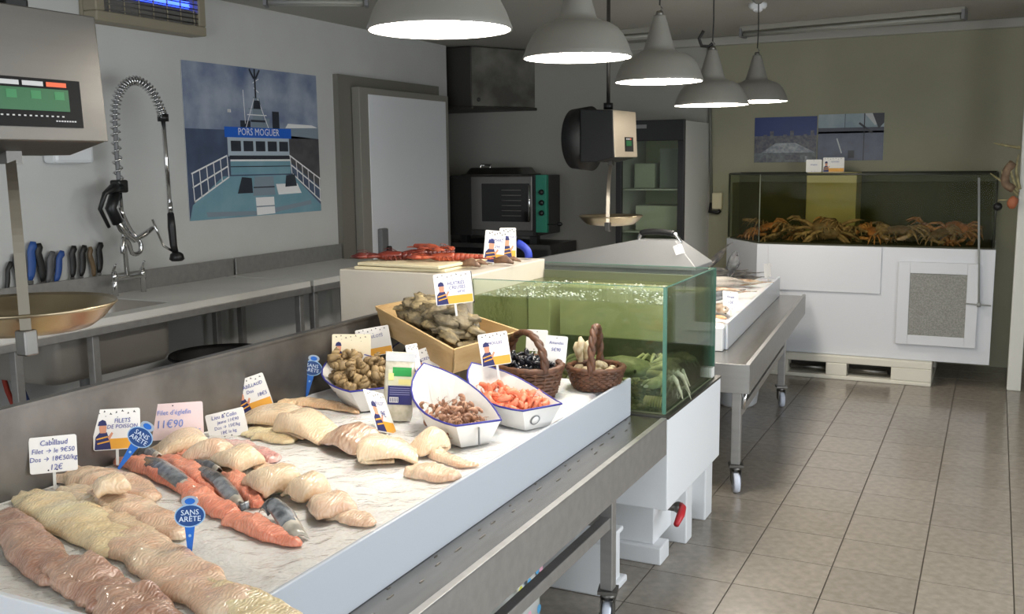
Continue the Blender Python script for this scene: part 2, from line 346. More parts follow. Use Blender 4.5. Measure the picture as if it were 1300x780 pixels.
for y in (4.93, 6.05): MB().box(-3.79, -3.75, y-.02, y+.02, 0, .87).build('leg', STEEL, t, bevel=.003)
for y in (4.93, 6.05): MB().box(-4.37, -4.33, y-.02, y+.02, 0, .87).build('leg', STEEL, t, bevel=.003)
# tub and hoses below
tb = MB().lathe([(.0, .0), (.23, .0), (.28, .53), (.30, .545), (.295, .56), (.265, .54), (.22, .02), (0, .02)], 36)
tag(tb.build('tub', mat('black tub', (24, 24, 25), .55), None, None), 'big round black tub on the floor under the sink table', 'tub').location = (-4.02, 4.37, 0)
for nm, colr, y in (('red_hose', (150, 50, 36), 3.25), ('blue_hose', (52, 72, 120), 3.33)):
    c = MB(); c.path(catmull([(-4.28, y-.08, .85), (-4.33, y-.06, .6), (-4.30, y, .35), (-4.25, y+.03, .02)], 16), .013, 8)
    tag(c.build(nm, mat(nm, colr, .5), None, (-4.25, y, 0)), f'{nm.split("_")[0]} hose hanging to the floor beside the sink bowl', 'hose')
# knives behind the backsplash
kn = [(8, 352, 6, (28, 27, 26), 'short black-handled knife nearest the scale strap', -14), (22, 342, 8, (30, 29, 28), 'black-handled knife left of the first blue-handled one', 4), (39, 334, 11, (42, 82, 150), 'wide blue-handled knife beside the scale strap', -8), (52, 336, 10, (26, 26, 26), 'stout black-handled knife between the blue one and grey one', 4),
      (62, 338, 9, (88, 88, 90), 'grey-handled knife leaning beside the stout black one', -14), (73, 337, 9, (40, 78, 146), 'slim blue-handled knife leaning to the left', -16), (92, 331, 9, (26, 25, 25), 'black-handled knife with rivets, first of the closest pair', -6), (104, 330, 9, (30, 29, 28), 'black-handled knife with rivets, second of the closest pair', -10),
      (117, 332, 7, (104, 84, 58), 'brown wooden-handled knife in the row behind the sink', 6), (126, 326, 9, (22, 22, 22), 'tallest black-handled knife next to the tap', -6)]
for px, py, wd, colr, lab, tl in kn:
    q = at(px, py, x=X+.03); L = .17 if wd < 10 else .2; zc = q.z+.03
    t = thing('kitchen_knife', lab, 'knife', (X+.028, q.y, zc-.06), 'knives in the row behind the sink', (0, 0, PI/2))
    t.rotation_euler = (math.radians(tl), 0, 0)
    hw = wd*.0021
    hm = MB(); rings = []
    for k in range(9):
        f = k/8; z = -.06+f*L; yy = .006*math.sin(f*5)+(.012 if f > .85 else 0); ww = hw*(.75+.3*math.sin(PI*f)+(.25 if f > .8 else 0))
        if k in (0, 8): ww *= .7
        rings.append([(.010*math.cos(a)*(1 if 0 < k < 8 else .6), yy+ww*math.sin(a), z) for a in [2*PI*j/10 for j in range(10)]])
    hm.loft(rings).local('knife_handle', mat('knife handle %d %d %d' % colr, colr, .45), t)
    MB().prism([(-hw*.8, -.06), (hw*.8, -.06), (hw*.7, -.16), (0, -.19), (-hw*.8, -.16)], -.001, .001, M=Matrix.Rotation(PI/2, 4, 'Z') @ Matrix.Rotation(PI/2, 4, 'X')).local('blade', CHROME, t)
# spray tap
t = thing('spray_tap', 'tall chrome pre-rinse tap with coiled spring hose over the sink', 'tap', (-4.33, 3.93, .94))
c = MB(); XT = -4.30
c.path([(XT, 3.88, .94), (XT, 3.88, 1.02), (XT, 3.90, 1.035), (XT, 4.06, 1.035), (XT, 4.08, 1.02), (XT, 4.08, .94)], .016, 10)
c.build('mixer_bridge', CHROME, t)
for y in (3.88, 4.08):
    c = MB().tube((XT, y, 1.02), (XT, y, 1.075), .02, .014); c.path([(XT, y, 1.07), (XT+.03, y-.03, 1.085), (XT+.07, y-.05, 1.12)], [.009, .008, .006], 8); c.build('tap_lever', CHROME, t)
MB().tube((XT, 3.97, 1.03), (XT, 3.955, 1.52), .013).build('riser', CHROME, t)
arc = [(XT, 3.955, 1.52), (XT+.01, 3.945, 1.8), (XT+.02, 3.95, 1.97), (XT+.05, 3.985, 2.07), (XT+.09, 4.04, 2.10), (XT+.13, 4.10, 2.05), (XT+.15, 4.14, 1.95), (XT+.155, 4.15, 1.90)]
cl = catmull(arc, 400); MB().path(catmull(arc, 40), .012, 8).build('hose', GREYP, t)
hx = []
for i, q in enumerate(cl):
    tn = (cl[min(i+1, 399)]-cl[max(i-1, 0)]).normalized(); s_ = Vector((tn.z, 0, -tn.x)) if abs(tn.y) < .9 else Vector((1, 0, 0)); s_ = (s_-tn*s_.dot(tn)).normalized(); b_ = tn.cross(s_)
    a = i*2*PI*38/400; hx.append(q+(s_*math.cos(a)+b_*math.sin(a))*.024)
MB().path(hx, .0048, 5).build('spring', CHROME, t)
c = MB().tube((XT+.155, 4.15, 1.885), (XT+.155, 4.15, 1.925), .03); c.build('spring_ring', BLACK, t)
MB().tube((XT+.155, 4.15, 1.89), (XT+.15, 4.165, 1.44), .012).tube((XT+.15, 4.165, 1.44), (XT+.15, 4.168, 1.38), .015).build('hose_pipe', CHROME, t)
c = MB().path([(XT+.15, 4.168, 1.38), (XT+.15, 4.17, 1.30), (XT+.15, 4.175, 1.2), (XT+.155, 4.18, 1.16)], [.018, .022, .02, .018], 10); c.lathe([(.02, 0), (.035, -.01), (.042, -.04), (.03, -.05), (0, -.05)], 16, 0, Matrix.Translation((XT+.16, 4.185, 1.16)))
sp = c.build('spray_head', BLACK, t)
MB().path([(XT+.15, 4.16, 1.17), (XT+.13, 4.12, 1.2), (XT+.12, 4.09, 1.28), (XT+.11, 4.07, 1.35)], .007, 6).build('trigger', CHROME, sp)
c = MB().box(XT-.035, XT+.035, 3.92, 3.99, 1.50, 1.57); c.build('collar', BLACK, t, bevel=.01)
c = MB(); c.path([(XT+.02, 3.95, 1.53), (XT+.05, 3.87, 1.53), (XT+.06, 3.80, 1.50), (XT+.04, 3.78, 1.42), (XT+.03, 3.84, 1.32)], [.02, .026, .014, .012, .01], 8); c.path([(XT+.03, 3.90, 1.5), (XT+.03, 3.86, 1.42), (XT+.03, 3.90, 1.34)], .03, 8); c.build('wall_grip', BLACK, t)
c = MB(); c.path(catmull([(XT+.02, 3.93, 1.42), (XT+.03, 3.98, 1.30), (XT+.05, 4.03, 1.22), (XT+.05, 4.02, 1.17), (XT+.06, 3.96, 1.17), (XT+.08, 3.92, 1.23), (XT+.10, 3.87, 1.26), (XT+.11, 3.85, 1.22), (XT+.11, 3.85, 1.18)], 30), .013, 8); c.build('spout', CHROME, t)
MB().path([(XT+.02, 3.86, 1.42), (XT+.04, 3.92, 1.30), (XT+.05, 3.99, 1.24), (XT+.06, 4.06, 1.27), (XT+.07, 4.11, 1.30)], [.022, .02, .016, .016, .012], 8).build('valve', CHROME, t)

# ------------------------------------------------------------------ kitchen corner
DKST = mat('dark appliance steel', (84, 83, 82), .4, .7)
t = thing('extractor_hood', 'stainless extractor hood high on the kitchen wall', 'hood', (-4.4, 8.5, 2.14))
MB().prism([(-4.24, 7.94), (-3.90, 8.549), (-4.24, 8.549)], 2.14, 2.66).build('hood_body', mat('hood steel', (150, 148, 140), .45, .6, (104, 102, 97), 4), t, bevel=.006)
MB().box(-5.1, -4.24, 7.93, 8.549, 2.14, 2.66).build('hood_side', mat('hood shaded steel', (70, 68, 64), .45, .6), t, bevel=.006)  # darker copy of the hood steel: the front's dark reflection put into its colour
MB().prism([(-5.1, 7.92), (-4.23, 7.92), (-3.88, 8.549), (-5.1, 8.549)], 2.115, 2.14).build('hood_lip', mat('hood shaded steel', (70, 68, 64), .45, .6), t, bevel=.004)
MB().ell((-4.205, 8.0, 2.2), .02, .02, .02).build('drain_plug', DKST, t)
t = thing('convection_oven', 'dark steel convection oven with green control panel in the kitchen', 'oven', (-4.0, 8.2, .97))
MB().box(-4.47, -3.63, 7.92, 8.5, .99, 1.525).build('oven_body', DKST, t, bevel=.008)
MB().box(-4.47, -4.245, 7.905, 7.93, .99, 1.52).build('side_panel', mat('oven dark panel', (54, 53, 52), .45, .5), t, bevel=.004)
dr = MB().box(-4.24, -3.635, 7.89, 7.925, 1.04, 1.52).build('oven_door', mat('oven door steel', (124, 122, 120), .35, .8), t, bevel=.008)
MB().box(-4.13, -3.66, 7.884, 7.892, 1.12, 1.455).build('window', mat('oven window', (20, 20, 20), .08), dr, bevel=.01)
for k in range(6): MB().box(-3.93, -3.74, 7.881, 7.885, 1.17+k*.045, 1.176+k*.045).build('shelf_rail', STEELD, dr)
MB().tube((-3.652, 7.865, 1.13), (-3.652, 7.865, 1.44), .01).build('handle', CHROME, dr)
cp = MB().box(-3.62, -3.50, 7.89, 7.94, 1.03, 1.53).build('control_panel', mat('green fascia', (38, 128, 104), .4), t, bevel=.005)
MB().box(-3.628, -3.60, 7.886, 7.9, 1.0, 1.53).build('trim_strip', BLACK, t)
for z in (1.38, 1.29, 1.20): MB().tube((-3.545, 7.89, z), (-3.545, 7.865, z), .026, .02).build('knob', BLACK, cp)
MB().tube((-3.50, 7.92, 1.1), (-3.41, 7.92, 1.105), .006).ell((-3.39, 7.92, 1.105), .028, .02, .02).build('side_knob', BLACK, t)
for x in (-4.36, -3.66): MB().box(x-.035, x+.035, 7.96, 8.03, .92, .99).build('foot', BLACK, t)
t = thing('oven_stand', 'dark steel stand carrying the oven', 'stand', (-4.0, 8.2, 0))
MB().box(-4.47, -3.47, 7.9, 8.5, .88, .92).build('stand_top', DKST, t)
MB().box(-4.47, -4.44, 7.92, 8.5, 0, .88).build('side_panel', DKST, t); MB().box(-3.5, -3.47, 7.92, 8.5, 0, .88).build('side_panel', DKST, t)
MB().box(-4.44, -3.5, 8.44, 8.5, 0, .88).build('back_panel', DKST, t); MB().box(-4.44, -3.5, 7.92, 8.44, .3, .33).build('shelf', DKST, t)
t = thing('roasting_tray', 'upturned steel roasting tray lying on top of the oven', 'tray', (-4.05, 8.15, 1.525))
c = MB(); c.loft([[(x, y, z) for x, y in rr(-4.38+i, -3.75-i, 7.93+i, 8.38-i, .05)] for z, i in ((1.527, 0), (1.535, 0), (1.54, .03), (1.59, .06), (1.595, .07))]); c.build('tray_shell', STEELD, t)
MB().path([(-4.2, 8.0, 1.59), (-4.2, 8.02, 1.62), (-4.1, 8.02, 1.62), (-4.1, 8.0, 1.59)], .009, 6).build('handle', CHROME, t)
# fridge
t = thing('glass_door_fridge', 'upright white drinks fridge with a black-framed glass door', 'fridge', (-2.53, 8.15, 0))
fi = mat('fridge lining', (196, 198, 168), .5); fs = mat('fridge white', (206, 206, 202), .4)
c = MB().box(-2.27, -2.248, 7.82, 8.54, .05, 1.955).box(-2.824, -2.80, 7.82, 8.54, .05, 1.955).box(-2.80, -2.27, 8.5, 8.54, .05, 1.955).box(-2.80, -2.27, 7.82, 8.5, 1.93, 1.955).box(-2.80, -2.27, 7.82, 8.5, .05, .3)
c.build('cabinet', fs, t)
MB().box(-2.80, -2.27, 8.49, 8.5, .3, 1.93).build('lining', fi, t)
hp = MB().box(-2.824, -2.248, 7.775, 7.82, 1.80, 1.965).build('header', BLACK, t, bevel=.004)
MB().box(-2.66, -2.56, 7.771, 7.776, 1.90, 1.93).build('badge', GREYP, hp)
c = MB().box(-2.824, -2.775, 7.78, 7.82, .3, 1.80).box(-2.30, -2.248, 7.78, 7.82, .3, 1.80).box(-2.775, -2.30, 7.78, 7.82, .3, .36); c.build('door_frame', BLACK, t, bevel=.003)
MB().box(-2.775, -2.30, 7.795, 7.80, .36, 1.80).build('door_glass', glassy('fridge glass', (238, 242, 236), .6, .03), t)
MB().box(-2.80, -2.27, 7.8, 8.5, .05, .3).build('plinth', BLACK, t)
for z in (.7, 1.05, 1.40): MB().box(-2.79, -2.28, 7.86, 8.48, z, z+.012).build('shelf', mat('fridge shelf', (190, 192, 182), .5), t)
for (x0, x1, y, z0, z1, cc, lab) in ((-2.74, -2.56, 8.0, 1.412, 1.62, (170, 176, 160), 'pale carton on the top fridge shelf, on the left'), (-2.52, -2.33, 8.0, 1.412, 1.74, (128, 134, 128), 'grey carton on the top fridge shelf, on the right'), (-2.72, -2.34, 7.98, 1.062, 1.27, (186, 190, 172), 'wide white crate on the second fridge shelf'), (-2.75, -2.40, 7.98, .712, .96, (150, 156, 118), 'pale green crate on the lowest visible fridge shelf')):
    tag(MB().box(x0, x1, y, y+.3, z0, z1).build('carton', mat('carton %d' % cc[0], cc, .6), None, ((x0+x1)/2, y+.15, z0), bevel=.008), lab, 'carton')
# conduit, switch
t = thing('wall_conduit', 'thin grey cable conduit running down the back wall to a socket', 'conduit', (-2.2, 8.52, 1.2))
MB().tube((-2.215, 8.53, 1.26), (-2.26, 8.53, 2.6), .014, n=8).build('pipe', mat('conduit grey', (110, 110, 100), .5), t)
MB().box(-2.205, -2.12, 8.505, 8.55, 1.22, 1.36).build('socket', mat('socket cream', (206, 198, 168), .5), t, bevel=.006)
MB().path([(-2.215, 8.53, 1.27), (-2.22, 8.5, 1.2), (-2.15, 8.5, 1.19), (-2.13, 8.5, 1.21)], .018, 6).build('plug', BLACK, t)
# posters on the back wall
t = thing('harbour_poster', 'photo poster under a deep blue sky, first of the pair over the far tank', 'poster', (-1.86, 8.548, 1.615))
W2 = .51
MB().box(0, W2, -.003, 0, 0, .375).local('sheet', mat('poster paper', (225, 228, 230), .35), t)
p = MB(); pm2 = [mat('deep sky print', (36, 56, 112), .4), mat('town print', (66, 70, 84), .4, col2=(104, 104, 108), nscale=40), mat('roof print', (168, 172, 176), .4, col2=(120, 126, 134), nscale=30), mat('quay print', (112, 118, 122), .4, col2=(80, 84, 90), nscale=24)]
rect(p, 0, W2, .2, .375, 0, 7); rect(p, 0, W2, .07, .22, 1, 8); rect(p, 0, W2, 0, .08, 3, 9); quad(p, [(.06, .08), (.50, .08), (.34, .16), (.18, .16)], 2, 10); rect(p, .26, .38, .02, .06, 1, 11); rect(p, .08, .1, 0, .06, 1, 11); rect(p, .42, .44, 0, .05, 2, 11)
for k in range(9): rect(p, .02+k*.055, .05+k*.055, .18, .2+.03*(k % 3), 1, 9)
p.local('print', pm2, t)
t = thing('harbour_poster', 'photo poster of a boat in a grey harbour, over the far tank', 'poster', (-1.34, 8.548, 1.625))
MB().box(0, W2, -.003, 0, 0, .375).local('sheet', mat('poster paper', (225, 228, 230), .35), t)
p = MB(); pm3 = [mat('pale sky print', (126, 146, 156), .4, col2=(160, 170, 176), nscale=6), mat('far shore print', (54, 58, 72), .4), mat('grey sea print', (92, 100, 118), .4, col2=(78, 86, 104), nscale=12), mat('hull print', (36, 38, 46), .4), mat('rail print', (186, 190, 190), .4)]
rect(p, 0, W2, .25, .375, 0, 7); rect(p, 0, W2, .22, .265, 1, 8); rect(p, 0, W2, 0, .235, 2, 8); quad(p, [(.36, .375), (W2, .375), (W2, .3), (.44, .28)], 4, 9); quad(p, [(.42, .375), (W2, .375), (W2, .30), (.47, .25)], 3, 10)
line(p, [(.36, 0), (.36, .375)], .004, 3, 10); line(p, [(.15, .18), (.19, .06)], .005, 4, 10); line(p, [(.21, .375), (.21, .25)], .002, 3, 10); rect(p, .24, .29, .02, .08, 3, 10); line(p, [(.32, .3), (.42, .22)], .008, 3, 10)
p.local('print', pm3, t)
# ceiling things
t = thing('strip_light', 'long unlit tube light on the ceiling above the far tank', 'light', (-1.05, 7.85, 2.67), rot=(0, 0, -.14))
def strip(t, L):
    MB().box(-L/2, L/2, -.05, .05, -.04, 0).local('channel', mat('fixture paint', (150, 148, 138), .6), t, .005)
    for y in (-.04, .04): MB().tube((-L/2+.03, y, -.065), (L/2-.03, y, -.065), .014, n=10).local('tube', mat('dead tube', (156, 156, 148), .4), t)
    for x in (-L/2, L/2-.02): MB().box(x, x+.02, -.06, .06, -.085, -.02).local('end_cap', GREYP, t)
strip(t, 1.62)
t = thing('strip_light', 'unlit tube light on the kitchen ceiling behind the hanging lamps', 'light', (-2.95, 7.7, 2.67), rot=(0, 0, -.12)); strip(t, 1.05)
t = thing('strip_light', 'short unlit tube light at the ceiling edge above the door', 'light', (-3.75, 5.05, 2.67), rot=(0, 0, .55)); strip(t, .62)
t = thing('smoke_detector', 'round white smoke detector on the ceiling', 'detector', (-1.49, 6.85, 2.67))
MB().lathe([(0, 0), (.06, 0), (.06, -.02), (.05, -.035), (0, -.035)], 24).local('base', WHITE, t); MB().lathe([(.03, -.035), (.032, -.045), (.02, -.055), (0, -.055)], 20).local('cover', WHITE, t)

# ------------------------------------------------------------------ hanging lamps
LAMPM = mat('lamp enamel', (128, 126, 119), .45, col2=(122, 120, 113), nscale=4); GLOW = mat('lamp glow', (255, 246, 232), .5, emit=33.0, ecol=(255, 247, 236))
LIN = mat('lamp inside', (240, 238, 232), .5)
def lamp(loc, label, twist):
    t = thing('pendant_lamp', label, 'lamp', loc, 'row of white factory lamps over the counters')
    pr_ = [(.20, 0), (.202, .006), (.196, .02), (.185, .05), (.168, .082), (.148, .106), (.122, .122), (.092, .130), (.086, .136)]
    MB().lathe(pr_, 48).local('lamp_shade', LAMPM, t)
    MB().lathe([(r-.004, z+.001) for r, z in pr_], 48).local('shade_lining', LIN, t)
    MB().lathe([(.086, .136), (.072, .142), (.066, .16), (.034, .27), (.028, .285), (.028, .295), (0, .295)], 32).local('lamp_neck', LAMPM, t)
    MB().lathe([(0, .012), (.190, .014), (.193, .02)], 40).local('diffuser', GLOW, t)
    c = MB().tube((0, 0, .293), (0, 0, .315), .020, .014); c.path([(0, 0, .31), (.012, 0, .325), (0, 0, .345), (-.012, 0, .325), (0, 0, .31)], .004, 6); c.local('hook', STEELD, t)
    zt = 2.67-loc[2]
    MB().path([(0, 0, .34), (.004, .002, .45), (0, 0, zt)], .004, 6).local('cord', RUBBER, t)
    if twist: MB().path([(-.05, 0, .40), (-.075, 0, .36), (-.06, 0, .32), (-.02, 0, .315), (0, 0, .33)], .009, 6).local('cable_loop', RUBBER, t)
    MB().lathe([(0, zt), (.04, zt), (.04, zt-.02), (.015, zt-.04), (0, zt-.04)], 16).local('ceiling_rose', LAMPM, t)
for (x, y, z, tw), lab in zip(((-1.411, 2.46, 2.005, 0), (-1.41, 3.47, 2.017, 0), (-1.412, 4.46, 1.997, 0), (-1.42, 5.43, 1.936, 1), (-1.432, 6.6, 2.012, 0)),
        ('pendant lamp with white dome shade over the fish fillets', 'pendant lamp with white dome shade over the boat trays', 'white pendant lamp above the hanging scale side of the live tank', 'lowest white pendant lamp, its cable looped at the hook', 'smallest-looking white pendant lamp, nearest the far tank')):
    lamp((x, y, z), lab, tw)

# ------------------------------------------------------------------ hanging scales
def scale(loc, yaw, label, big, sx=.8, sy=-.6):
    """local frame: display faces +x, pan hangs under the origin; origin at the underside of the box"""
    t = thing('hanging_scale', label, 'scale', loc, None, (0, 0, yaw))
    c = MB(); prof = [(.10, 0), (.10, .02), (.088, .285), (-.13, .30), (-.13, -.03), (-.02, -.03)]
    M = Matrix(((1, 0, 0, 0), (0, 0, 1, 0), (0, 1, 0, 0), (0, 0, 0, 1)))
    c.prism([(x, z) for x, z in prof][::-1], -.185, .185, 0, M); c.local('housing', BLACK if not big else STEELD, t, .006)
    f = MB(); f.add([(.1005, -.185, .0), (.1005, .185, .0), (.0885, .185, .287), (.0885, -.185, .287), (.1055, -.185, 0), (.1055, .185, 0), (.0935, .178, .287), (.0935, -.178, .287)],
        [(0, 3, 2, 1), (4, 5, 6, 7), (0, 1, 5, 4), (1, 2, 6, 5), (2, 3, 7, 6), (3, 0, 4, 7)]); f.local('face_plate', mat('scale steel', (112, 109, 104), .4, .85, (106, 103, 98), 2, stretch=(1, 1, 8)) if big else mat('warm steel', (196, 184, 164), .42, .7), t, .004)
    def on(y, z, o=0): return (.1065+o-.0419*z, y, z)
    def pl(mb, y0, y1, z0, z1, o, mi=0): mb.add([on(y0, z0, o), on(y1, z0, o), on(y1, z1, o), on(y0, z1, o)], [(0, 1, 2, 3)], False, mi)
    y0, y1, z0, z1 = (-.175, .115, .03, .135) if big else (-.02, .115, .035, .125)
    b = MB(); b.add([on(y0, z0, -.003), on(y1, z0, -.003), on(y1, z1, -.003), on(y0, z1, -.003), on(y0, z0, .002), on(y1, z0, .002), on(y1, z1, .002), on(y0, z1, .002)], [(0, 3, 2, 1), (4, 5, 6, 7), (0, 1, 5, 4), (1, 2, 6, 5), (2, 3, 7, 6), (3, 0, 4, 7)])
    dp = b.local('display', mat('display black', (16, 16, 17), .6, spec=.2), t)
    s = MB(); pl(s, y0+.012, y1-.035, z0+.035, z1-.022, .004, 0)
    n = 4; wd = (y1-y0-.047)/n
    for k in range(n): pl(s, y0+.012+k*wd+.004, y0+.012+(k+1)*wd-.004, z1-.017, z1-.007, .004, 2 if k == n-1 else 1)
    if big:
        for k in range(n): pl(s, y0+.02+k*wd+wd*.25, y0+.012+(k+1)*wd-.012, z1-.045, z1-.027, .0045, 3)
        for k in range(14): pl(s, y0+.05+k*.014, y0+.056+k*.014, z0+.022, z0+.025, .004, 1)
        for k in range(8): pl(s, y1-.075+k*.007, y1-.070+k*.007, z0+.012, z0+.015, .004, 1)
    s.local('screen', [mat('green screen', (26, 88, 48), .3, emit=.06, ecol=(30, 150, 70)), mat('label white', (200, 200, 200), .4), mat('label orange', (226, 92, 44), .4, emit=.15), mat('screen digits', (40, 122, 68), .3, emit=.08)], dp)
    dk = BLACK
    MB().path([(-.02, 0, .30), (-.02, 0, .34)], .03, 12).local('suspension_bolt', dk, t)
    if not big:
        c = MB(); c.tube((-.135, 0, .12), (-.26, 0, .12), .205, .19, 36); c.local('drum', mat('black drum', (20, 20, 20), .6), t)
    else:
        MB().box(-.10, -.02, -.08, .10, .295, .33).local('top_clamp', dk, t, .01)
    MB().path([(-.02, 0, .34), (-.02, 0, 2.67-loc[2])], .012, 10).local('suspension_rod', STEELD, t)
    # strap and pan
    c = MB(); c.path([(0, 0, 0), (0, 0, -.03)], .010, 8); c.box(-.014, .014, -.02, .02, -.05, -.02); c.local('hook', STEELD, t)
    P = [(0, 0, -.04)]+[(q*sx, q*sy, z) for q, z in ((.028, -.055), (.093, -.10), (.149, -.17), (.171, -.22), (.184, -.30), (.203, -.41), (.205, -.45))]
    cc = catmull(P, 24); sd = Vector((-sy, sx, 0)); rings = []
    for i, q in enumerate(cc):
        tn = (cc[min(i+1, 23)]-cc[max(i-1, 0)]).normalized(); nn = tn.cross(sd).normalized(); rings.append([q+sd*.011+nn*.003, q-sd*.011+nn*.003, q-sd*.011-nn*.003, q+sd*.011-nn*.003])
    MB().loft(rings, sm=False).local('strap', mat('strap metal', (182, 174, 160), .3, .9), t)
    pan = MB().lathe([(0, -.425), (.10, -.424), (.145, -.418), (.17, -.40), (.192, -.375), (.203, -.367), (.205, -.372), (.198, -.378), (.175, -.405), (.148, -.424), (.1, -.431), (0, -.432)], 56).local('pan', BRASSY, t)
    MB().box(.20*sx-.017, .20*sx+.017, .20*sy-.016, .20*sy+.016, -.455, -.40).local('pan_bracket', STEELD, pan, .004)
    return t
scale((-2.0, 1.535, 1.70), 0.0, 'big stainless hanging scale with wide black display, nearest the camera', True)
scale((-2.21, 6.0, 1.665), -.05, 'black hanging scale with steel face and round drum behind, over the far counter', False, .30, -.95)

# ------------------------------------------------------------------ counters
LIPX, NEARY, FARY, ZI = -1.10, 1.0, 3.62, .775
def caster(t, x, y, yaw=0.0, top=.14):
    M = Matrix.Translation((x, y, 0)) @ Matrix.Rotation(yaw, 4, 'Z')
    c = MB(); c.box(-.035, .035, -.035, .035, top-.012, top, 0, M); c.tube((0, 0, top-.012), (0, 0, top-.035), .026, .03, 14, 0, M)
    c.box(-.024, -.020, -.05, .025, .045, top-.03, 0, M).box(.020, .024, -.05, .025, .045, top-.03, 0, M).tube((-.03, -.025, .05), (.03, -.025, .05), .009, None, 8, 0, M)
    o = c.build('caster', STEELD, t)
    Mw = M @ Matrix.Translation((0, -.025, .05)) @ Matrix.Rotation(PI/2, 4, 'Y')
    MB().lathe([(0, -.018), (.012, -.018), (.03, -.014), (.046, -.016), (.05, -.008), (.05, .008), (.046, .016), (.03, .014), (.012, .018), (0, .018)], 24, 0, Mw).build('wheel', mat('nylon wheel', (212, 218, 232), .35), o)
t = thing('fish_counter', 'wheeled stainless fish counter with wide drip channel and milky front board', 'counter', (-1.7, 2.3, 0))
c = MB(); c.box(LIPX-.004, LIPX, NEARY, FARY, .505, .65).box(LIPX-.022, LIPX, NEARY, FARY, .646, .652)
c.box(LIPX-.02, LIPX-.004, NEARY, FARY, .505, .509)
c.build('front_lip', STEEL, t, bevel=.0015)
c = MB(); c.box(-2.29, LIPX-.004, NEARY, FARY-.002, .640, .648); c.build('tray', mat('channel steel', (158, 154, 148), .27, .95, (148, 144, 138), 5, .05, 40, stretch=(8, 1, 8)), t)
c = MB(); c.box(-2.29, LIPX-.03, FARY-.006, FARY-.002, .5, .632).box(-2.29, LIPX-.03, NEARY, NEARY+.004, .5, .632); c.build('tray_end', STEEL, t)
c = MB(); c.box(-2.312, -2.296, NEARY, FARY, .5, 1.015).box(-2.32, -2.290, NEARY, FARY, 1.012, 1.02); c.build('back_panel', PANEL, t)
c = MB(); c.box(-1.258, -1.246, 1.245, FARY-.003, .649, .800); c.build('front_board', FROST, t, bevel=.003)
c = MB(); c.box(-2.29, -1.259, 1.245, 1.26, .649, .79); c.build('end_board', BOARDW, t, bevel=.003)
DSM = mat('slot dark', (96, 92, 87), .3, .8)
sl = MB().ell((0, 0, 0), .003, .017, .002, 10, 6).mesh('drain_slot', DSM)
for k in range(22):
    y = 1.3+k*.105; o = obj('drain_slot', sl, t); o.location = (-1.20+.012*math.sin(k*2.3)+1.7, y-2.3, .6485); o.scale = (1, 1+.3*math.sin(k*5), 1)
    if k % 2: o = obj('drain_slot', sl, t); o.location = (-1.23+.012*math.sin(k*2.3)+1.7, y+.04-2.3, .6485); o.scale = (.9, .5, 1)
for y in (1.15, 3.14):
    MB().box(-1.185, -1.140, y-.022, y+.022, .14, .632).build('leg', STEEL, t, bevel=.003); caster(t, -1.162, y, .25)
    MB().box(-2.26, -2.215, y-.022, y+.022, .14, .632).build('leg', STEEL, t, bevel=.003); caster(t, -2.238, y, -.4)
MB().box(-1.183, -1.147, 1.17, 3.12, .368, .41).build('side_rail', STEEL, t, bevel=.003)
MB().box(-2.258, -2.218, 1.17, 3.12, .368, .41).build('side_rail', STEEL, t, bevel=.003)
for y in (1.15, 3.14): MB().box(-2.215, -1.185, y-.018, y+.018, .368, .41).build('cross_rail', STEEL, t, bevel=.003)
# ice bed
def icez(x, y): return ZI+.016*max(0, min(1, (x+1.42)/.14))*max(0, min(1, (3.0-y)/.3))-.05*max(0, min(1, (y-3.25)/.15))*max(0, min(1, (x+1.33)/.05))+.007*noise.noise(Vector((x*5, y*5, 3)))+.004*noise.noise(Vector((x*17, y*17, 0)))
ICE = mat('crushed ice', (246, 247, 248), .35, bump=.5, bscale=70, sss=.15, coat=.3)
def slab(x0, x1, y0, y1, zb, fz, nx, ny):
    c = MB(); vs = []; fs = []
    for i in range(nx+1):
        for j in range(ny+1): x = x0+(x1-x0)*i/nx; y = y0+(y1-y0)*j/ny; vs.append((x, y, fz(x, y)))
    w_ = ny+1
    for i in range(nx):
        for j in range(ny): fs.append((i*w_+j, (i+1)*w_+j, (i+1)*w_+j+1, i*w_+j+1))
    c.add(vs, fs, True)
    ring = [i*w_ for i in range(nx+1)]+[nx*w_+j for j in range(1, ny+1)]+[i*w_+ny for i in range(nx-1, -1, -1)]+[j for j in range(ny-1, 0, -1)]
    n0 = len(c.v); c.v += [(vs[k][0], vs[k][1], zb) for k in ring]; m_ = len(ring)
    for k in range(m_): c.f.append((ring[k], n0+k, n0+(k+1) % m_, ring[(k+1) % m_])[::-1]); c.mi.append(0); c.sm.append(False)
    c.f.append(tuple(range(n0+m_-1, n0-1, -1))); c.mi.append(0); c.sm.append(False)
    return c
c = slab(-2.289, -1.260, 1.262, FARY-.015, .649, icez, 60, 120)
o = tag(c.build('ice_bed', ICE, None, (-1.8, 2.4, .642)), 'bed of white crushed ice filling the long fish counter', 'ice'); o['kind'] = 'stuff'
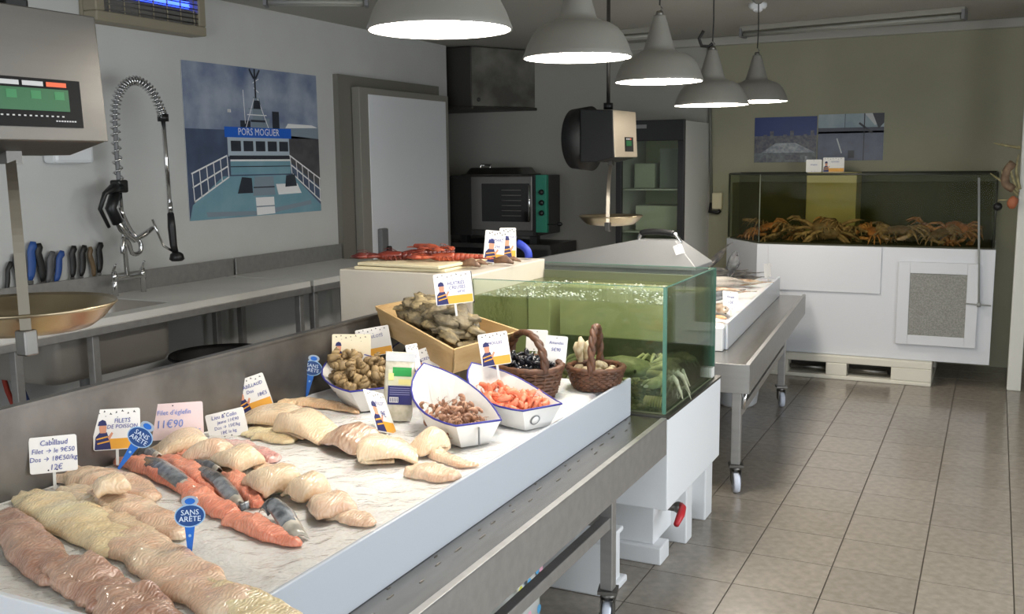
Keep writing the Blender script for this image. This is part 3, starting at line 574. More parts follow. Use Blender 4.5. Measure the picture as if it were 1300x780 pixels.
# film over the ice
FILM = glassy('cling film', (255, 254, 252), 1.0, .12, .5, 18, 1.16, milk=.05, milkcol=(250, 244, 236))
c = MB(); vs = []; fs = []; nx, ny = 120, 160
for i in range(nx+1):
    for j in range(ny+1):
        x = -2.28+1.015*i/nx; y = 1.27+1.48*j/ny - .0*i
        vs.append((x, y, icez(x, y)+.004+.004*abs(noise.noise(Vector((x*9+y*14, y*6-x*3, 8))))+.0035*max(0, 1-4.5*abs(noise.noise(Vector((x*7-y*4+2*noise.noise(Vector((x*3, y*3, 9))), y*7+x*3, 4)))))**2))
for i in range(nx):
    for j in range(ny):
        a = i*(ny+1)+j
        x, y, _ = vs[a]
        if y > 2.62+.06*math.sin(x*7)-.0*(x+1.3) and x > -1.75: continue
        fs.append((a, a+ny+1, a+ny+2, a+1))
c.add(vs, fs, True)
tag(c.build('cling_film', FILM, None, (-1.8, 2.1, ZI)), 'creased clear plastic film spread over the ice under the fillets', 'film')
# far counter
A4 = .070
M2 = Matrix.Translation((-1.03, 4.75, 0)) @ Matrix.Rotation(A4, 4, 'Z')
t = thing('fish_counter', 'far wheeled steel fish counter with white ice bed beyond the live tank', 'counter', (-1.03, 4.75, 0), None, (0, 0, A4))
L2 = 2.72
c = MB(); c.box(-.004, 0, 0, L2, .505, .65).box(-.022, 0, 0, L2, .646, .652).box(-1.5, -.004, 0, .004, .505, .65); c.local('front_lip', STEEL, t, .0015)
MB().box(-1.5, -.004, .004, L2, .632, .64).local('tray', MATS['channel steel'], t)
MB().box(-1.51, -1.5, 0, L2, .505, .86).local('back_panel', PANEL, t)
MB().box(-.195, -.180, .42, L2-.06, .641, .785).local('front_board', BOARDW, t, .003)
MB().box(-1.49, -.1955, .36, .419, .641, .765).local('end_block', WHITE, t, .004)
for y in (.0, 1.85):
    MB().box(-.085, -.04, y+.01, y+.055, .14, .632).local('leg', STEEL, t, .003); MB().box(-1.46, -1.415, y+.01, y+.055, .14, .632).local('leg', STEEL, t, .003)
    for x in (-.062, -1.438):
        c = MB(); Mx = Matrix.Translation((x, y+.032, 0)) @ Matrix.Rotation(.3, 4, 'Z'); top = .14
        c.box(-.035, .035, -.035, .035, top-.012, top, 0, Mx); c.tube((0, 0, top-.012), (0, 0, top-.035), .026, .03, 14, 0, Mx); c.box(-.024, -.020, -.05, .025, .045, top-.03, 0, Mx).box(.020, .024, -.05, .025, .045, top-.03, 0, Mx)
        o = c.local('caster', STEELD, t)
        MB().lathe([(0, -.018), (.03, -.014), (.046, -.016), (.05, -.008), (.05, .008), (.046, .016), (.03, .014), (0, .018)], 24, 0, Mx @ Matrix.Translation((0, -.025, .05)) @ Matrix.Rotation(PI/2, 4, 'Y')).local('wheel', MATS['nylon wheel'], o)
for x in (-.082, -1.455): MB().box(x, x+.036, .06, 1.86, .37, .41).local('side_rail', STEEL, t, .003)
MB().tube((-.035, .04, .42), (-.02, .055, .52), .009).local('brake_lever', CHROME, t)
def m2(v, u, z): return M2 @ Vector((v, u, z))
c = slab(-1.49, -.197, .421, L2-.07, .642, lambda x, y: .765+.012*noise.noise(Vector((x*6, y*6, 1))), 30, 60)
o = c.local('ice_bed', ICE, None); o.location = (-1.03, 4.75, 0); o.rotation_euler = (0, 0, A4); o.location.z = 0
tag(o, 'white ice bed on the far counter beyond the live tank', 'ice'); o['kind'] = 'stuff'
# grey lidded bin on the far counter
GL = mat('grey lid', (122, 123, 123), .45, col2=(116, 117, 117), nscale=3)
t = thing('lidded_box', 'pale grey box with a pyramid lid behind the live tank', 'box', (-1.85, 5.55, .785))
bx0, bx1, by0, by1 = -2.45, -1.43, 5.2, 5.56
MB().box(bx0+.02, bx1-.02, by0+.02, by1-.02, .786, 1.055).build('body', GL, t, bevel=.008)
MB().box(bx0+.60, bx1-.08, by0+.012, by0+.022, .82, 1.03).build('panel', mat('grey lid panel', (100, 106, 102), .4), t)
c = MB(); ax0, ax1, ay0, ay1 = -1.80, -1.58, 5.32, 5.44
c.add([(bx0, by0, 1.05), (bx1, by0, 1.05), (bx1, by1, 1.05), (bx0, by1, 1.05), (bx0, by0, 1.07), (bx1, by0, 1.07), (bx1, by1, 1.07), (bx0, by1, 1.07), (ax0, ay0, 1.20), (ax1, ay0, 1.20), (ax1, ay1, 1.20), (ax0, ay1, 1.20)],
      [(0, 3, 2, 1), (0, 1, 5, 4), (1, 2, 6, 5), (2, 3, 7, 6), (3, 0, 4, 7), (4, 5, 9, 8), (5, 6, 10, 9), (6, 7, 11, 10), (7, 4, 8, 11), (8, 9, 10, 11)])
ld = c.build('lid', GL, t, bevel=.004)
hp = catmull([(-1.81, 5.38, 1.19), (-1.805, 5.38, 1.22), (-1.78, 5.38, 1.24), (-1.70, 5.38, 1.245), (-1.61, 5.38, 1.235), (-1.58, 5.38, 1.21), (-1.565, 5.38, 1.185)], 26)
MB().path(hp, .011, 8).build('handle', CHROME, ld); MB().path(hp[6:18], .017, 8).build('handle_grip', BLACK, ld)

# ------------------------------------------------------------------ live tank (front)
def pane(name, x0, x1, y0, y1, z0, z1, parent): return MB().box(x0, x1, y0, y1, z0, z1).build(name, GLASS, parent)
t = thing('live_tank', 'glass live tank with green water and crabs on a white base', 'tank', (-1.5, 4.05, 0))
tx0, tx1, ty0, ty1 = -1.965, -1.12, 3.66, 4.42
b = MB().box(-1.965, -1.10, 3.635, 4.46, .27, .642).build('base', mat('base white', (232, 235, 238), .35), t, bevel=.004)
c = MB().box(-1.125, -1.098, 3.633, 4.462, .642, .652).box(-1.965, -1.125, 3.633, 3.655, .642, .652); c.build('base_trim', STEELD, t)
c = MB().box(-1.965, -1.19, 3.75, 4.40, .075, .27); c.build('plinth', WHITE, t, bevel=.004)
for (x0, x1, y0, y1) in ((-1.965, -1.15, 3.72, 3.84), (-1.32, -1.12, 3.99, 4.08), (-1.32, -1.12, 4.3, 4.42)): MB().box(x0, x1, y0, y1, 0, .075 if x0 < -1.5 else .27).build('foot', WHITE, t, bevel=.006)
vv = MB().tube((-1.17, 3.83, .22), (-1.11, 3.83, .22), .018).ell((-1.11, 3.83, .22), .025, .022, .025); vv.build('drain_valve', STEELD, t)
MB().path([(-1.10, 3.83, .235), (-1.085, 3.81, .23), (-1.08, 3.76, .215), (-1.08, 3.70, .195)], [.010, .014, .017, .012], 8).build('valve_handle', mat('valve red', (190, 44, 52), .4), t)
MB().box(tx0, tx1, ty0, ty1, .652, .660).build('tank_floor', mat('tank floor', (90, 96, 70), .7), t)
pane('front_pane', tx0, tx1, ty0, ty0+.010, .66, 1.155, t); pane('side_pane', tx1-.010, tx1, ty0+.010, ty1, .66, 1.155, t); pane('back_pane', tx0, tx1-.010, ty1-.010, ty1, .66, 1.155, t)
c = MB()
for x0, x1, y0, y1 in ((tx0, tx1, ty0, ty0+.010), (tx1-.010, tx1, ty0, ty1), (tx0, tx1, ty1-.010, ty1)): c.box(x0, x1, y0, y1, 1.155, 1.157)
c.box(tx1-.012, tx1+.001, ty0-.001, ty0+.012, .655, 1.157).box(tx1-.010, tx1+.001, ty1-.010, ty1+.001, .655, 1.157); c.build('glass_edge', GEDGE, t)
MB().box(tx0+.001, tx1-.011, ty0+.011, ty1-.011, .661, 1.085).build('water', WATER, t)
PALG = mat('pale tank refraction', (206, 208, 184), .5, col2=(190, 194, 164), nscale=4)
MB().box(-1.80, -1.135, 4.20, 4.395, .84, 1.07).build('refracted_wall_box', PALG, t, bevel=.006)  # added pale box standing in for the white wall refracted through the water
MB().box(-1.963, -1.85, 4.20, 4.395, .70, 1.065).build('refracted_wall_strip', PALG, t, bevel=.006)  # added pale strip for the same refraction, left of the dark gap
MB().box(-1.963, -1.135, 4.395, 4.408, .661, 1.12).build('back_liner', mat('tank liner', (92, 98, 76), .6), t)
c = MB()
for k in range(900):
    x = R_.uniform(tx0+.02, tx1-.03); y = R_.uniform(ty0+.03, 4.27)
    if noise.noise(Vector((x*4, y*6, 2)))+.25 < R_.random()*.6: continue
    r = R_.uniform(.003, .008); c.ell((x, y, 1.086), r, r, r*.7, 6, 4)
o = c.build('foam_bubbles', glassy('bubble', (240, 245, 235), 1.5, .05, milk=.5, milkcol=(230, 232, 215)), t); o['kind'] = 'stuff'
c = MB()
for k in range(260):
    x = R_.uniform(tx0+.02, tx1-.03); y = R_.uniform(ty0+.03, 4.26); r = R_.uniform(.006, .016)
    c.ell((x, y, .662+r*.4), r, r*.9, r*.6, 7, 5, seed=k, lump=.2)
o = c.build('gravel', mat('tank gravel', (150, 140, 104), .8, col2=(96, 92, 66), nscale=20), t); o['kind'] = 'stuff'
MB().box(-1.14, -1.115, 4.36, 4.40, .66, .705).build('price_sticker', CARD, t)
# neighbouring white insulated tank
t = thing('insulated_tank', 'cream insulated tank standing beside the glass live tank', 'tank', (-2.3, 4.0, 0))
MB().box(-2.65, -1.97, 3.66, 4.42, .1, 1.172).build('body', CREAMB, t, bevel=.006)
for x in (-2.55, -2.1): MB().box(x-.06, x+.06, 3.75, 4.33, 0, .1).build('foot', WHITE, t)
# things on the floor by the front counter
t = thing('white_crate', 'white foam crate on the floor behind the near counter leg', 'crate', (-1.45, 3.42, 0))
c = MB().box(-1.62, -1.245, 3.345, 3.50, 0, .215); c.build('body', WHITE, t, bevel=.008)
MB().box(-1.63, -1.235, 3.335, 3.51, .215, .235).build('rim', WHITE, t, bevel=.006); MB().box(-1.62, -1.225, 3.35, 3.53, 0, .03).build('foot', WHITE, t, bevel=.008)
t = thing('dotted_bag', 'translucent bag with blue, pink and yellow dots under the near counter', 'bag', (-1.55, 2.95, 0))
c = MB(); c.loft([[(x, y, z) for x, y in rr(-1.72+i, -1.38-i, 2.85+i, 3.08-i, .06)] for z, i in ((0, .03), (.03, 0), (.16, .0), (.24, .03), (.27, .08))]); c.build('bag_body', mat('bag film', (206, 208, 204), .25, sss=.3), t)
c = MB()
for k, (a, z, mi) in enumerate(((-.02, .20, 0), (.05, .22, 0), (-.05, .14, 0), (.02, .145, 1), (.075, .13, 0), (-.02, .08, 2), (.06, .07, 0), (.08, .21, 2), (-.09, .2, 1), (-.1, .1, 2))):
    c.lathe([(0, 0), (.016, 0)], 12, mi, Matrix.Translation((-1.3795, 2.965+a, z)) @ Matrix.Rotation(PI/2, 4, 'Y'))
    c.lathe([(0, 0), (.016, 0)], 12, mi, Matrix.Translation((-1.50+a, 2.849, z)) @ Matrix.Rotation(PI/2, 4, 'X'))
c.build('print_dots', [mat('dot blue', (90, 170, 220), .4), mat('dot yellow', (214, 214, 90), .4), mat('dot pink', (236, 176, 196), .4)], t)
c = MB().lathe([(0, .0), (.11, .0), (.13, .02), (.155, .2), (.165, .205), (.16, .21), (.148, .2), (.12, .03), (0, .03)], 28)
tag(c.build('bucket', WHITE), 'small white bucket on the floor under the far counter', 'bucket').location = (-1.50, 6.55, 0)

# ------------------------------------------------------------------ far tank
t = thing('far_tank', 'long glass shellfish tank with dark water on a white cabinet by the back wall', 'tank', (-.9, 8.0, 0))
CABW = mat('cabinet white', (214, 216, 220), .45)
foot = [(.025, 7.65), (.025, 8.5), (-1.98, 8.5), (-1.98, 8.14), (-1.625, 7.65)]
MB().prism(foot, .18, 1.0).build('cabinet', CABW, t, bevel=.003)
MB().box(-1.535, -.72, 7.636, 7.652, .655, 1.0).build('front_panel', CABW, t, bevel=.003)
MB().box(-.60, -.07, 7.63, 7.652, .30, .90).build('cabinet_door', CABW, t, bevel=.004)
dr = t.children[-1]
c = MB().box(-.60, -.52, 7.615, 7.632, .30, .90).box(-.145, -.07, 7.615, 7.632, .30, .90).box(-.52, -.145, 7.615, 7.632, .82, .90).box(-.52, -.145, 7.615, 7.632, .30, .37); c.build('door_frame', CABW, dr, bevel=.003)
MB().box(-.52, -.145, 7.622, 7.632, .37, .82).build('mesh_panel', mat('filter mesh', (158, 158, 152), .8, col2=(130, 130, 124), nscale=120, bump=.4, bscale=220), dr)
inn = [(.003, 7.662), (.003, 8.49), (-1.955, 8.49), (-1.955, 8.15), (-1.612, 7.662)]
MB().prism([(x, y) for x, y in inn], 1.002, 1.012).build('tank_floor', mat('tank dark floor', (60, 58, 44), .8), t)
def wallpane(nm, a, b, z0, z1, m, th=.010):
    a = Vector((*a, 0)); b = Vector((*b, 0)); n = (b-a).normalized().cross(Vector((0, 0, 1)))*th
    MB().prism([(q.x, q.y) for q in (a, b, b+n, a+n)], z0, z1).build(nm, m, t)
GD = glassy('far glass', (244, 246, 238), .07, .03)
wallpane('front_pane', (.01, 7.655), (-1.615, 7.655), 1.012, 1.525, GD, -.01); wallpane('angled_pane', (-1.615, 7.655), (-1.965, 8.14), 1.012, 1.525, GD, -.01); wallpane('side_pane', (.0, 8.49), (.0, 7.665), 1.012, 1.525, GD, .01)
wallpane('side_pane', (-1.965, 8.14), (-1.965, 8.49), 1.012, 1.525, GD, -.01)
MB().box(-1.965, .01, 8.485, 8.497, 1.012, 1.52).build('back_liner', mat('far tank liner', (84, 86, 64), .7, col2=(70, 72, 54), nscale=4), t)
GE = mat('dark glass edge', (50, 52, 44), .3)
c = MB()
for a, b in (((.008, 7.66), (-1.615, 7.66)), ((-1.615, 7.66), (-1.962, 8.14)), ((.008, 7.66), (.008, 8.49)), ((-1.962, 8.14), (-1.962, 8.49)), ((.008, 8.49), (-1.962, 8.49))): c.tube((*a, 1.527), (*b, 1.527), .008, n=6)
c.tube((.008, 7.66, 1.012), (.008, 7.66, 1.527), .008, n=6).tube((-1.965, 8.14, 1.012), (-1.965, 8.14, 1.527), .008, n=6); c.build('rim', GE, t)
MB().tube((-1.615, 7.657, 1.012), (-1.615, 7.657, 1.527), .005, n=6).build('corner_seal', mat('seal grey', (120, 122, 112), .4), t)
inw = [(-.012, 7.68), (-.012, 8.48), (-1.945, 8.48), (-1.945, 8.16), (-1.60, 7.68)]
MB().prism(inw, 1.013, 1.455).build('water', WATERD, t)
MB().box(-1.35, -.97, 8.12, 8.42, 1.013, 1.535).build('filter_column', mat('yellowed plastic', (180, 170, 118), .5, col2=(164, 154, 104), nscale=3), t, bevel=.008)
t = thing('air_hose', 'thin grey pipe running down the right end of the far tank to its door', 'pipe', (-.08, 7.63, .6))
c = MB().tube((-.108, 7.635, 1.50), (-.062, 7.612, .615), .007, n=8).tube((-.145, 7.606, .62), (.015, 7.606, .612), .005, n=8); c.tube((-.062, 7.605, .63), (-.062, 7.605, .60), .012, n=8); c.build('pipe', mat('pipe grey', (150, 152, 148), .4), t)
# pallet
t = thing('plastic_pallet', 'white plastic pallet carrying the far tank cabinet', 'pallet', (-.95, 8.0, 0))
PALW = mat('pallet white', (222, 218, 204), .5)
c = MB(); xs = (-1.62, -1.40, -1.10, -.94, -.64, -.345)
c.box(-1.62, -.345, 7.60, 8.4, .125, .178).box(-1.62, -.345, 7.60, 8.4, 0, .03)
for a, b in ((-1.62, -1.36), (-1.08, -.93), (-.62, -.345)): c.box(a, b, 7.60, 7.75, .03, .125).box(a, b, 8.2, 8.4, .03, .125)
c.build('pallet_body', PALW, t, bevel=.006)
for a in (-1.35, -.92): MB().tube((a, 7.66, .07), (a+.27, 7.66, .07), .018).build('drain_tube', STEELD, t)
MB().box(-1.6, -.36, 7.78, 7.80, .03, .125).build('slot_shade', mat('pallet slot shade', (70, 66, 60), .8), t)  # dark sheet standing in for the shade inside the pallet's open slots
# ------------------------------------------------------------------ animals of the sea
def crab_parts(t, s, shell, leg, belly):
    c = MB(); c.ell((0, 0, .30*s), .50*s, .38*s, .17*s, 18, 9, lump=.22, ls=40, seed=3); c.local('carapace', shell, t)
    for sd in (-1, 1):
        for k in range(4):
            a = .35-k*.38; bx = sd*.42*s*math.cos(a*.6); by = .26*s*math.sin(a)+.02*s; dx = sd*math.cos(a); dy = math.sin(a)
            MB().path([(bx, by, .28*s), (bx+dx*.32*s, by+dy*.3*s, .46*s), (bx+dx*.62*s, by+dy*.6*s, .30*s), (bx+dx*.80*s, by+dy*.8*s, .02*s)], [.055*s, .06*s, .045*s, .012*s], 6).local('leg', leg, t)
        m = MB().path([(sd*.36*s, -.26*s, .28*s), (sd*.62*s, -.46*s, .34*s), (sd*.46*s, -.70*s, .28*s)], [.07*s, .085*s, .09*s], 8)
        m.path([(sd*.46*s, -.68*s, .28*s), (sd*.34*s, -.84*s, .27*s), (sd*.18*s, -.92*s, .25*s)], [.10*s, .085*s, .015*s], 8); m.path([(sd*.40*s, -.64*s, .28*s), (sd*.24*s, -.74*s, .28*s), (sd*.14*s, -.88*s, .26*s)], [.06*s, .045*s, .012*s], 6)
        m.local('claw', leg, t)
        MB().ell((sd*.10*s, -.38*s, .34*s), .028*s, .028*s, .04*s, 8, 5).local('eye', BLACK, t)
def crab(loc, rot, s, name, label, cols, group):
    t = thing(name, label, 'crab', loc, group, rot); crab_parts(t, s, *cols); return t
BRN = (mat('brown crab shell', (140, 108, 84), .45, col2=(98, 74, 58), nscale=30, bump=.4, bscale=60), mat('brown crab leg', (188, 154, 124), .45, col2=(132, 100, 78), nscale=40), None)
ORC = (mat('orange crab shell', (204, 128, 78), .45, col2=(130, 70, 44), nscale=30, bump=.4, bscale=60), mat('orange crab leg', (222, 156, 106), .45, col2=(150, 92, 56), nscale=40), None)
GRN = (mat('green crab shell', (140, 146, 118), .45, col2=(96, 102, 80), nscale=24, bump=.3, bscale=50), mat('green crab leg', (196, 200, 170), .45, col2=(150, 152, 122), nscale=30), None)
b0 = crab((0, 0, 0), (0, 0, 0), .13, 'spider_crab', '', BRN, 'spider crabs heaped in the far tank'); o0 = crab((0, 0, 0), (0, 0, 0), .13, 'spider_crab', '', ORC, 'spider crabs heaped in the far tank')
LBL = 'brown crab in the heap on the bottom of the far tank'
n_ = 0
for k in range(26):
    x = -1.78+k*.063+R_.uniform(-.03, .03); y = 7.83+R_.uniform(0, .24)
    if x < -1.6: y = max(y, 7.95+(-1.6-x)*1.3)
    src = b0 if k % 3 else o0; lab = LBL if k % 3 else 'orange-brown crab in the heap on the bottom of the far tank'
    if k == 0: o = o0
    elif k == 1: o = b0
    else: o = copy_tree(src)
    z = 1.012+(.04+.05*R_.random() if k % 2 else 0)
    o.location = (x, y, z); o.rotation_euler = (R_.uniform(-.5, .5), R_.uniform(-.5, .5), R_.uniform(-1.5, 1.5)); q = R_.uniform(.8, 1.15); o.scale = (q, q, q); o['label'] = lab
    o['group'] = 'brown crabs heaped in the far tank' if k % 3 else 'orange crabs heaped in the far tank'
for (x, y, z, rx, rz, q, src, lab) in ((-1.15, 7.93, 1.09, 1.25, .1, 1.75, b0, 'biggest round brown crab, standing on edge before the yellow column'), (-.26, 7.97, 1.09, .9, .5, 1.35, o0, 'orange crab raised on its claws at the right end of the far tank'), (-.62, 7.84, 1.06, .3, -.2, 1.4, b0, 'large brown crab standing tall in the middle of the far tank'), (-.20, 7.95, 1.10, .9, -.5, .95, o0, 'orange crab against the right glass of the far tank')):
    o = copy_tree(src); o.location = (x, y, z); o.rotation_euler = (rx, 0, rz); o.scale = (q, q, q); o['label'] = lab; o['group'] = 'large crabs in the far tank'
for i, (px, py, y, rz, q, lab) in enumerate(((800, 455, 3.83, .5, 1.75, 'large pale green crab behind the front glass of the live tank'), (868, 480, 4.0, -.6, 1.0, 'green crab by the right pane of the live tank'), (770, 470, 4.0, 2.0, .95, 'dark green crab at the back of the live tank beside the basket'), (842, 470, 4.15, 1.2, 1.1, 'green crab behind the corner of the live tank'))):
    P = at(px, py, y=y); P.x = min(P.x, -1.25)
    o = crab((P.x, y, .668), (.12*(-1)**i, .1, rz), .13*q, 'shore_crab', lab, GRN, 'green crabs in the live tank')
    if i == 0: o.location.z = .73; o.location.x = -1.35
    if i == 3: o.location.z = .73
c = MB()
for k in range(7): c.path([(-1.22+k*.011, 3.70+.0, .67), (-1.222+k*.011, 3.712, .69), (-1.224+k*.011, 3.74, .70), (-1.226+k*.011, 3.78, .685)], [.004, .006, .006, .004], 6)
tag(c.build('scallop', mat('scallop shell', (196, 184, 150), .5), None, (-1.19, 3.74, .66)), 'ribbed pale scallop shell at the front corner of the live tank', 'shell')
# fish on the far counter
def fish_meshes(L, H, W):
    c = MB(); rings = []
    for k in range(15):
        f = k/14; h = H*(.12+.88*math.sin(PI*min(1, f*1.12+.02))**.7) if f < .88 else H*(.16); wd = W*(.2+.8*math.sin(PI*min(1, f*1.1+.04))**.7) if f < .88 else W*.15
        if k == 0: h = H*.15; wd = W*.25
        rings.append([(L*(f-.5), wd/2*math.cos(a), h/2*math.sin(a)) for a in [2*PI*j/12 for j in range(12)]])
    c.loft(rings); e = MB()
    for sd in (-1, 1): e.ell((-L*.41, sd*W*.34, H*.10), H*.08, H*.04, H*.08, 8, 5)
    tl = MB().prism([(L*.48, .02*L), (L*.62, .13*L), (L*.58, 0), (L*.62, -.13*L), (L*.48, -.02*L)], -.002, .002, M=Matrix.Rotation(PI/2, 4, 'X'))
    fn = MB().prism([(-L*.1, H*.42), (L*.0, H*.72), (L*.25, H*.45), (L*.3, H*.34)], -.002, .002, M=Matrix.Rotation(PI/2, 4, 'X')).prism([(-L*.1, -H*.42), (L*.02, -H*.62), (L*.15, -H*.42)], -.002, .002, M=Matrix.Rotation(PI/2, 4, 'X'))
    return c, e, tl, fn
def fish(loc, rot, L, label, m, cat='fish', H=.26):
    t = thing('whole_fish', label, cat, loc, 'whole fish on the far counter', rot)
    c, e, tl, fn = fish_meshes(L, L*H, L*.16); c.local('body', m, t); e.local('eye', BLACK, t); tl.local('tail_fin', m, t); fn.local('fin', m, t); return t
GRF = mat('grey fish skin', (150, 152, 154), .25, .35, (92, 94, 96), 14); DKF = mat('dark fish skin', (70, 70, 72), .3, .2, (118, 114, 106), 16); BRF = mat('brown fish skin', (146, 112, 82), .35, .1, (196, 180, 160), 18); PLF = mat('pale fish belly', (206, 198, 186), .3, .1, (150, 140, 130), 10)
for (v, u, z, rx, ry, rz, L, lab, m) in ((-.54, 2.48, .815, 1.4, .0, .5, .44, 'long dark fish lying crosswise at the far end of the far counter', DKF), (-.44, 1.85, .83, 1.3, .1, .9, .44, 'grey fish with pale belly in the middle of the far counter', PLF), (-.36, 2.10, .80, 1.5, 0, .35, .32, 'brown fish beside the front board of the far counter', BRF),
        (-.46, 2.22, .90, 1.2, .75, 1.9, .34, 'silver fish arched up over the others on the far counter', GRF), (-.29, .82, .805, 1.5, 0, 1.9, .30, 'brown gurnard behind the white price card on the far counter', BRF), (-.37, 1.22, .82, 1.2, .0, 1.2, .38, 'grey silver fish behind the brown gurnard on the far counter', GRF),
        (-.38, 2.34, .80, 1.5, 0, .9, .30, 'dark fish against the far end of the white front board', DKF), (-.62, 2.18, .86, 1.3, 0, .4, .44, 'dark grey fish on the pile next to the lidded box', DKF), (-.40, 1.52, .81, 1.4, .0, .2, .34, 'mottled brown fish between the two grey fish on the far counter', BRF), (-.60, 2.42, .94, 1.2, -.5, 1.2, .30, 'dark fish with raised tail at the top of the far counter pile', DKF),
        (-.245, .52, .80, 1.5, 0, 2.4, .13, 'small orange-brown fish piece at the near end of the far counter', mat('orange fish', (196, 124, 70), .4, col2=(222, 190, 150), nscale=20))):
    P = m2(v, u, z); fish(P, (rx, ry, rz+A4), L, lab, m)
# lobsters on boards over the insulated tank
TRAYC = mat('cream tray', (226, 214, 178), .45)
for i, (x, y, z, w_, d_, rz, lab) in enumerate(((-2.36, 3.98, 1.173, .46, .60, .05, 'lower cream display board on the insulated tank'), (-2.33, 3.95, 1.190, .44, .56, -.06, 'upper cream display board under the cooked lobsters'))):
    t = tag(MB().box(-w_/2, w_/2, -d_/2, d_/2, 0, .014).local('display_board', TRAYC, None, .004), lab, 'board', 'cream display boards'); t.location = (x, y, z); t.rotation_euler = (0, 0, rz)
LOB = mat('cooked lobster shell', (122, 48, 36), .35, col2=(86, 32, 27), nscale=20, bump=.2, bscale=60); LOB2 = mat('orange lobster shell', (186, 92, 62), .4, col2=(146, 62, 44), nscale=24, bump=.2, bscale=60)
def lobster(loc, rz, s, label, m):
    t = thing('cooked_lobster', label, 'lobster', loc, 'cooked lobsters on the cream boards', (0, 0, rz))
    c = MB(); c.loft([[(x*s, wd*s*math.cos(a), (.06+h*math.sin(a))*s) for a in [2*PI*j/12 for j in range(12)]] for x, wd, h in ((-.36, .02, .015), (-.30, .06, .045), (-.18, .085, .065), (0, .09, .07), (.05, .08, .06))]); c.local('carapace', m, t)
    for k in range(6):
        x = .05+k*.075; q = .08-.006*k; MB().loft([[((x+dx)*s, q*f*s*math.cos(a), (.055+.8*q*f*math.sin(a))*s) for a in [2*PI*j/10 for j in range(10)]] for dx, f in ((0, .85), (.03, 1), (.065, 1), (.085, .85))]).local('tail_segment', m, t)
    MB().prism([(.5*s, -.03*s), (.62*s, -.11*s), (.68*s, 0), (.62*s, .11*s), (.5*s, .03*s)], .02*s, .035*s).local('tail_fan', m, t)
    for sd in (-1, 1):
        c = MB().path([(-.26*s, sd*.06*s, .06*s), (-.36*s, sd*.16*s, .07*s), (-.48*s, sd*.15*s, .07*s)], [.02*s, .025*s, .035*s], 8); c.path([(-.46*s, sd*.15*s, .07*s), (-.58*s, sd*.14*s, .07*s), (-.72*s, sd*.10*s, .06*s)], [.05*s, .06*s, .01*s], 8, flat=.6); c.path([(-.5*s, sd*.12*s, .07*s), (-.6*s, sd*.08*s, .07*s), (-.7*s, sd*.07*s, .06*s)], [.03*s, .026*s, .008*s], 6); c.local('claw', m, t)
        for k in range(4): MB().path([((-.2+k*.06)*s, sd*.07*s, .05*s), ((-.2+k*.07)*s, sd*.16*s, .07*s), ((-.18+k*.08)*s, sd*.22*s, .01*s)], [.012*s, .011*s, .005*s], 5).local('leg', m, t)
    MB().path([(-.34*s, .02*s, .07*s), (-.5*s, .03*s, .16*s), (-.62*s, .0, .15*s)], .004*s, 5).path([(-.34*s, -.02*s, .07*s), (-.5*s, -.04*s, .14*s), (-.64*s, -.06*s, .11*s)], .004*s, 5).local('antennae', m, t)
lobster((-2.44, 3.83, 1.206), .55, .30, 'dark red cooked lobster at the front of the cream boards', LOB)
lobster((-2.40, 3.98, 1.206), .8, .30, 'dark red cooked lobster behind the first on the cream boards', LOB)
lobster((-2.19, 3.88, 1.206), .45, .28, 'orange cooked lobster with its tail towards the glass tank', LOB2)
o = lobster((-2.32, 3.90, 1.245), 2.6, .26, 'red lobster lying across the top of the others', LOB2)
for k, (px, py, lab) in enumerate(((598, 337, 'brown langoustine claw lying by the price cards, first from the lobsters'), (640, 333, 'brown spiny claw lying behind the second price card'))):
    P = at(px, py, z=1.19); c = MB(); c.path([(-.05, 0, .02), (0, .01, .03), (.05, -.01, .015)], [.012, .02, .006], 8).path([(0, .02, .02), (.03, .04, .03), (.07, .03, .02)], [.012, .012, .004], 6)
    o = tag(c.local('crab_claw', BRN[0]), lab, 'claw', 'loose claws by the lobsters'); o.location = (P.x, min(P.y, 4.35), 1.174)
t = thing('blue_glove', 'blue rubber glove standing behind the two price cards', 'glove', (-2.05, 4.36, 1.17))
c = MB().path(catmull([(-2.09, 4.36, 1.25), (-2.06, 4.36, 1.235), (-2.035, 4.36, 1.21), (-2.03, 4.36, 1.18)], 10), [.02]*10, 8); c.path([(-2.10, 4.36, 1.26), (-2.13, 4.35, 1.25)], [.012, .009], 6).path([(-2.10, 4.36, 1.275), (-2.135, 4.36, 1.285)], [.011, .008], 6)
c.build('glove_body', mat('blue rubber', (38, 60, 170), .5), t)
t = thing('garland', 'dried twigs and shells hung on the white post', 'decoration', (.12, 7.68, 1.5))
TW = mat('straw twig', (176, 166, 124), .8, col2=(132, 122, 88), nscale=30)
for pts in ([(.14, 7.68, 1.70), (.06, 7.66, 1.715), (-.03, 7.65, 1.735)], [(.14, 7.68, 1.38), (.04, 7.66, 1.47), (-.04, 7.65, 1.53)], [(.14, 7.68, 1.40), (.10, 7.65, 1.50), (.07, 7.64, 1.60)], [(.15, 7.68, 1.42), (.12, 7.66, 1.55), (.13, 7.65, 1.66)], [(.14, 7.68, 1.42), (.06, 7.65, 1.45), (.03, 7.64, 1.55)]):
    MB().path(catmull(pts, 8), [.011, .010, .010, .009, .009, .008, .006, .003], 6).build('twig', TW, t)
MB().path(catmull([(.10, 7.66, 1.60), (.06, 7.65, 1.54), (.06, 7.65, 1.46), (.11, 7.66, 1.42)], 10), .028, 8).build('dried_starfish', mat('dried brown', (104, 84, 66), .8, col2=(140, 116, 92), nscale=30), t)
MB().ell((.11, 7.66, 1.33), .035, .03, .045, 10, 6, lump=.3, ls=40).build('shell', mat('garland shell', (176, 104, 70), .6), t)
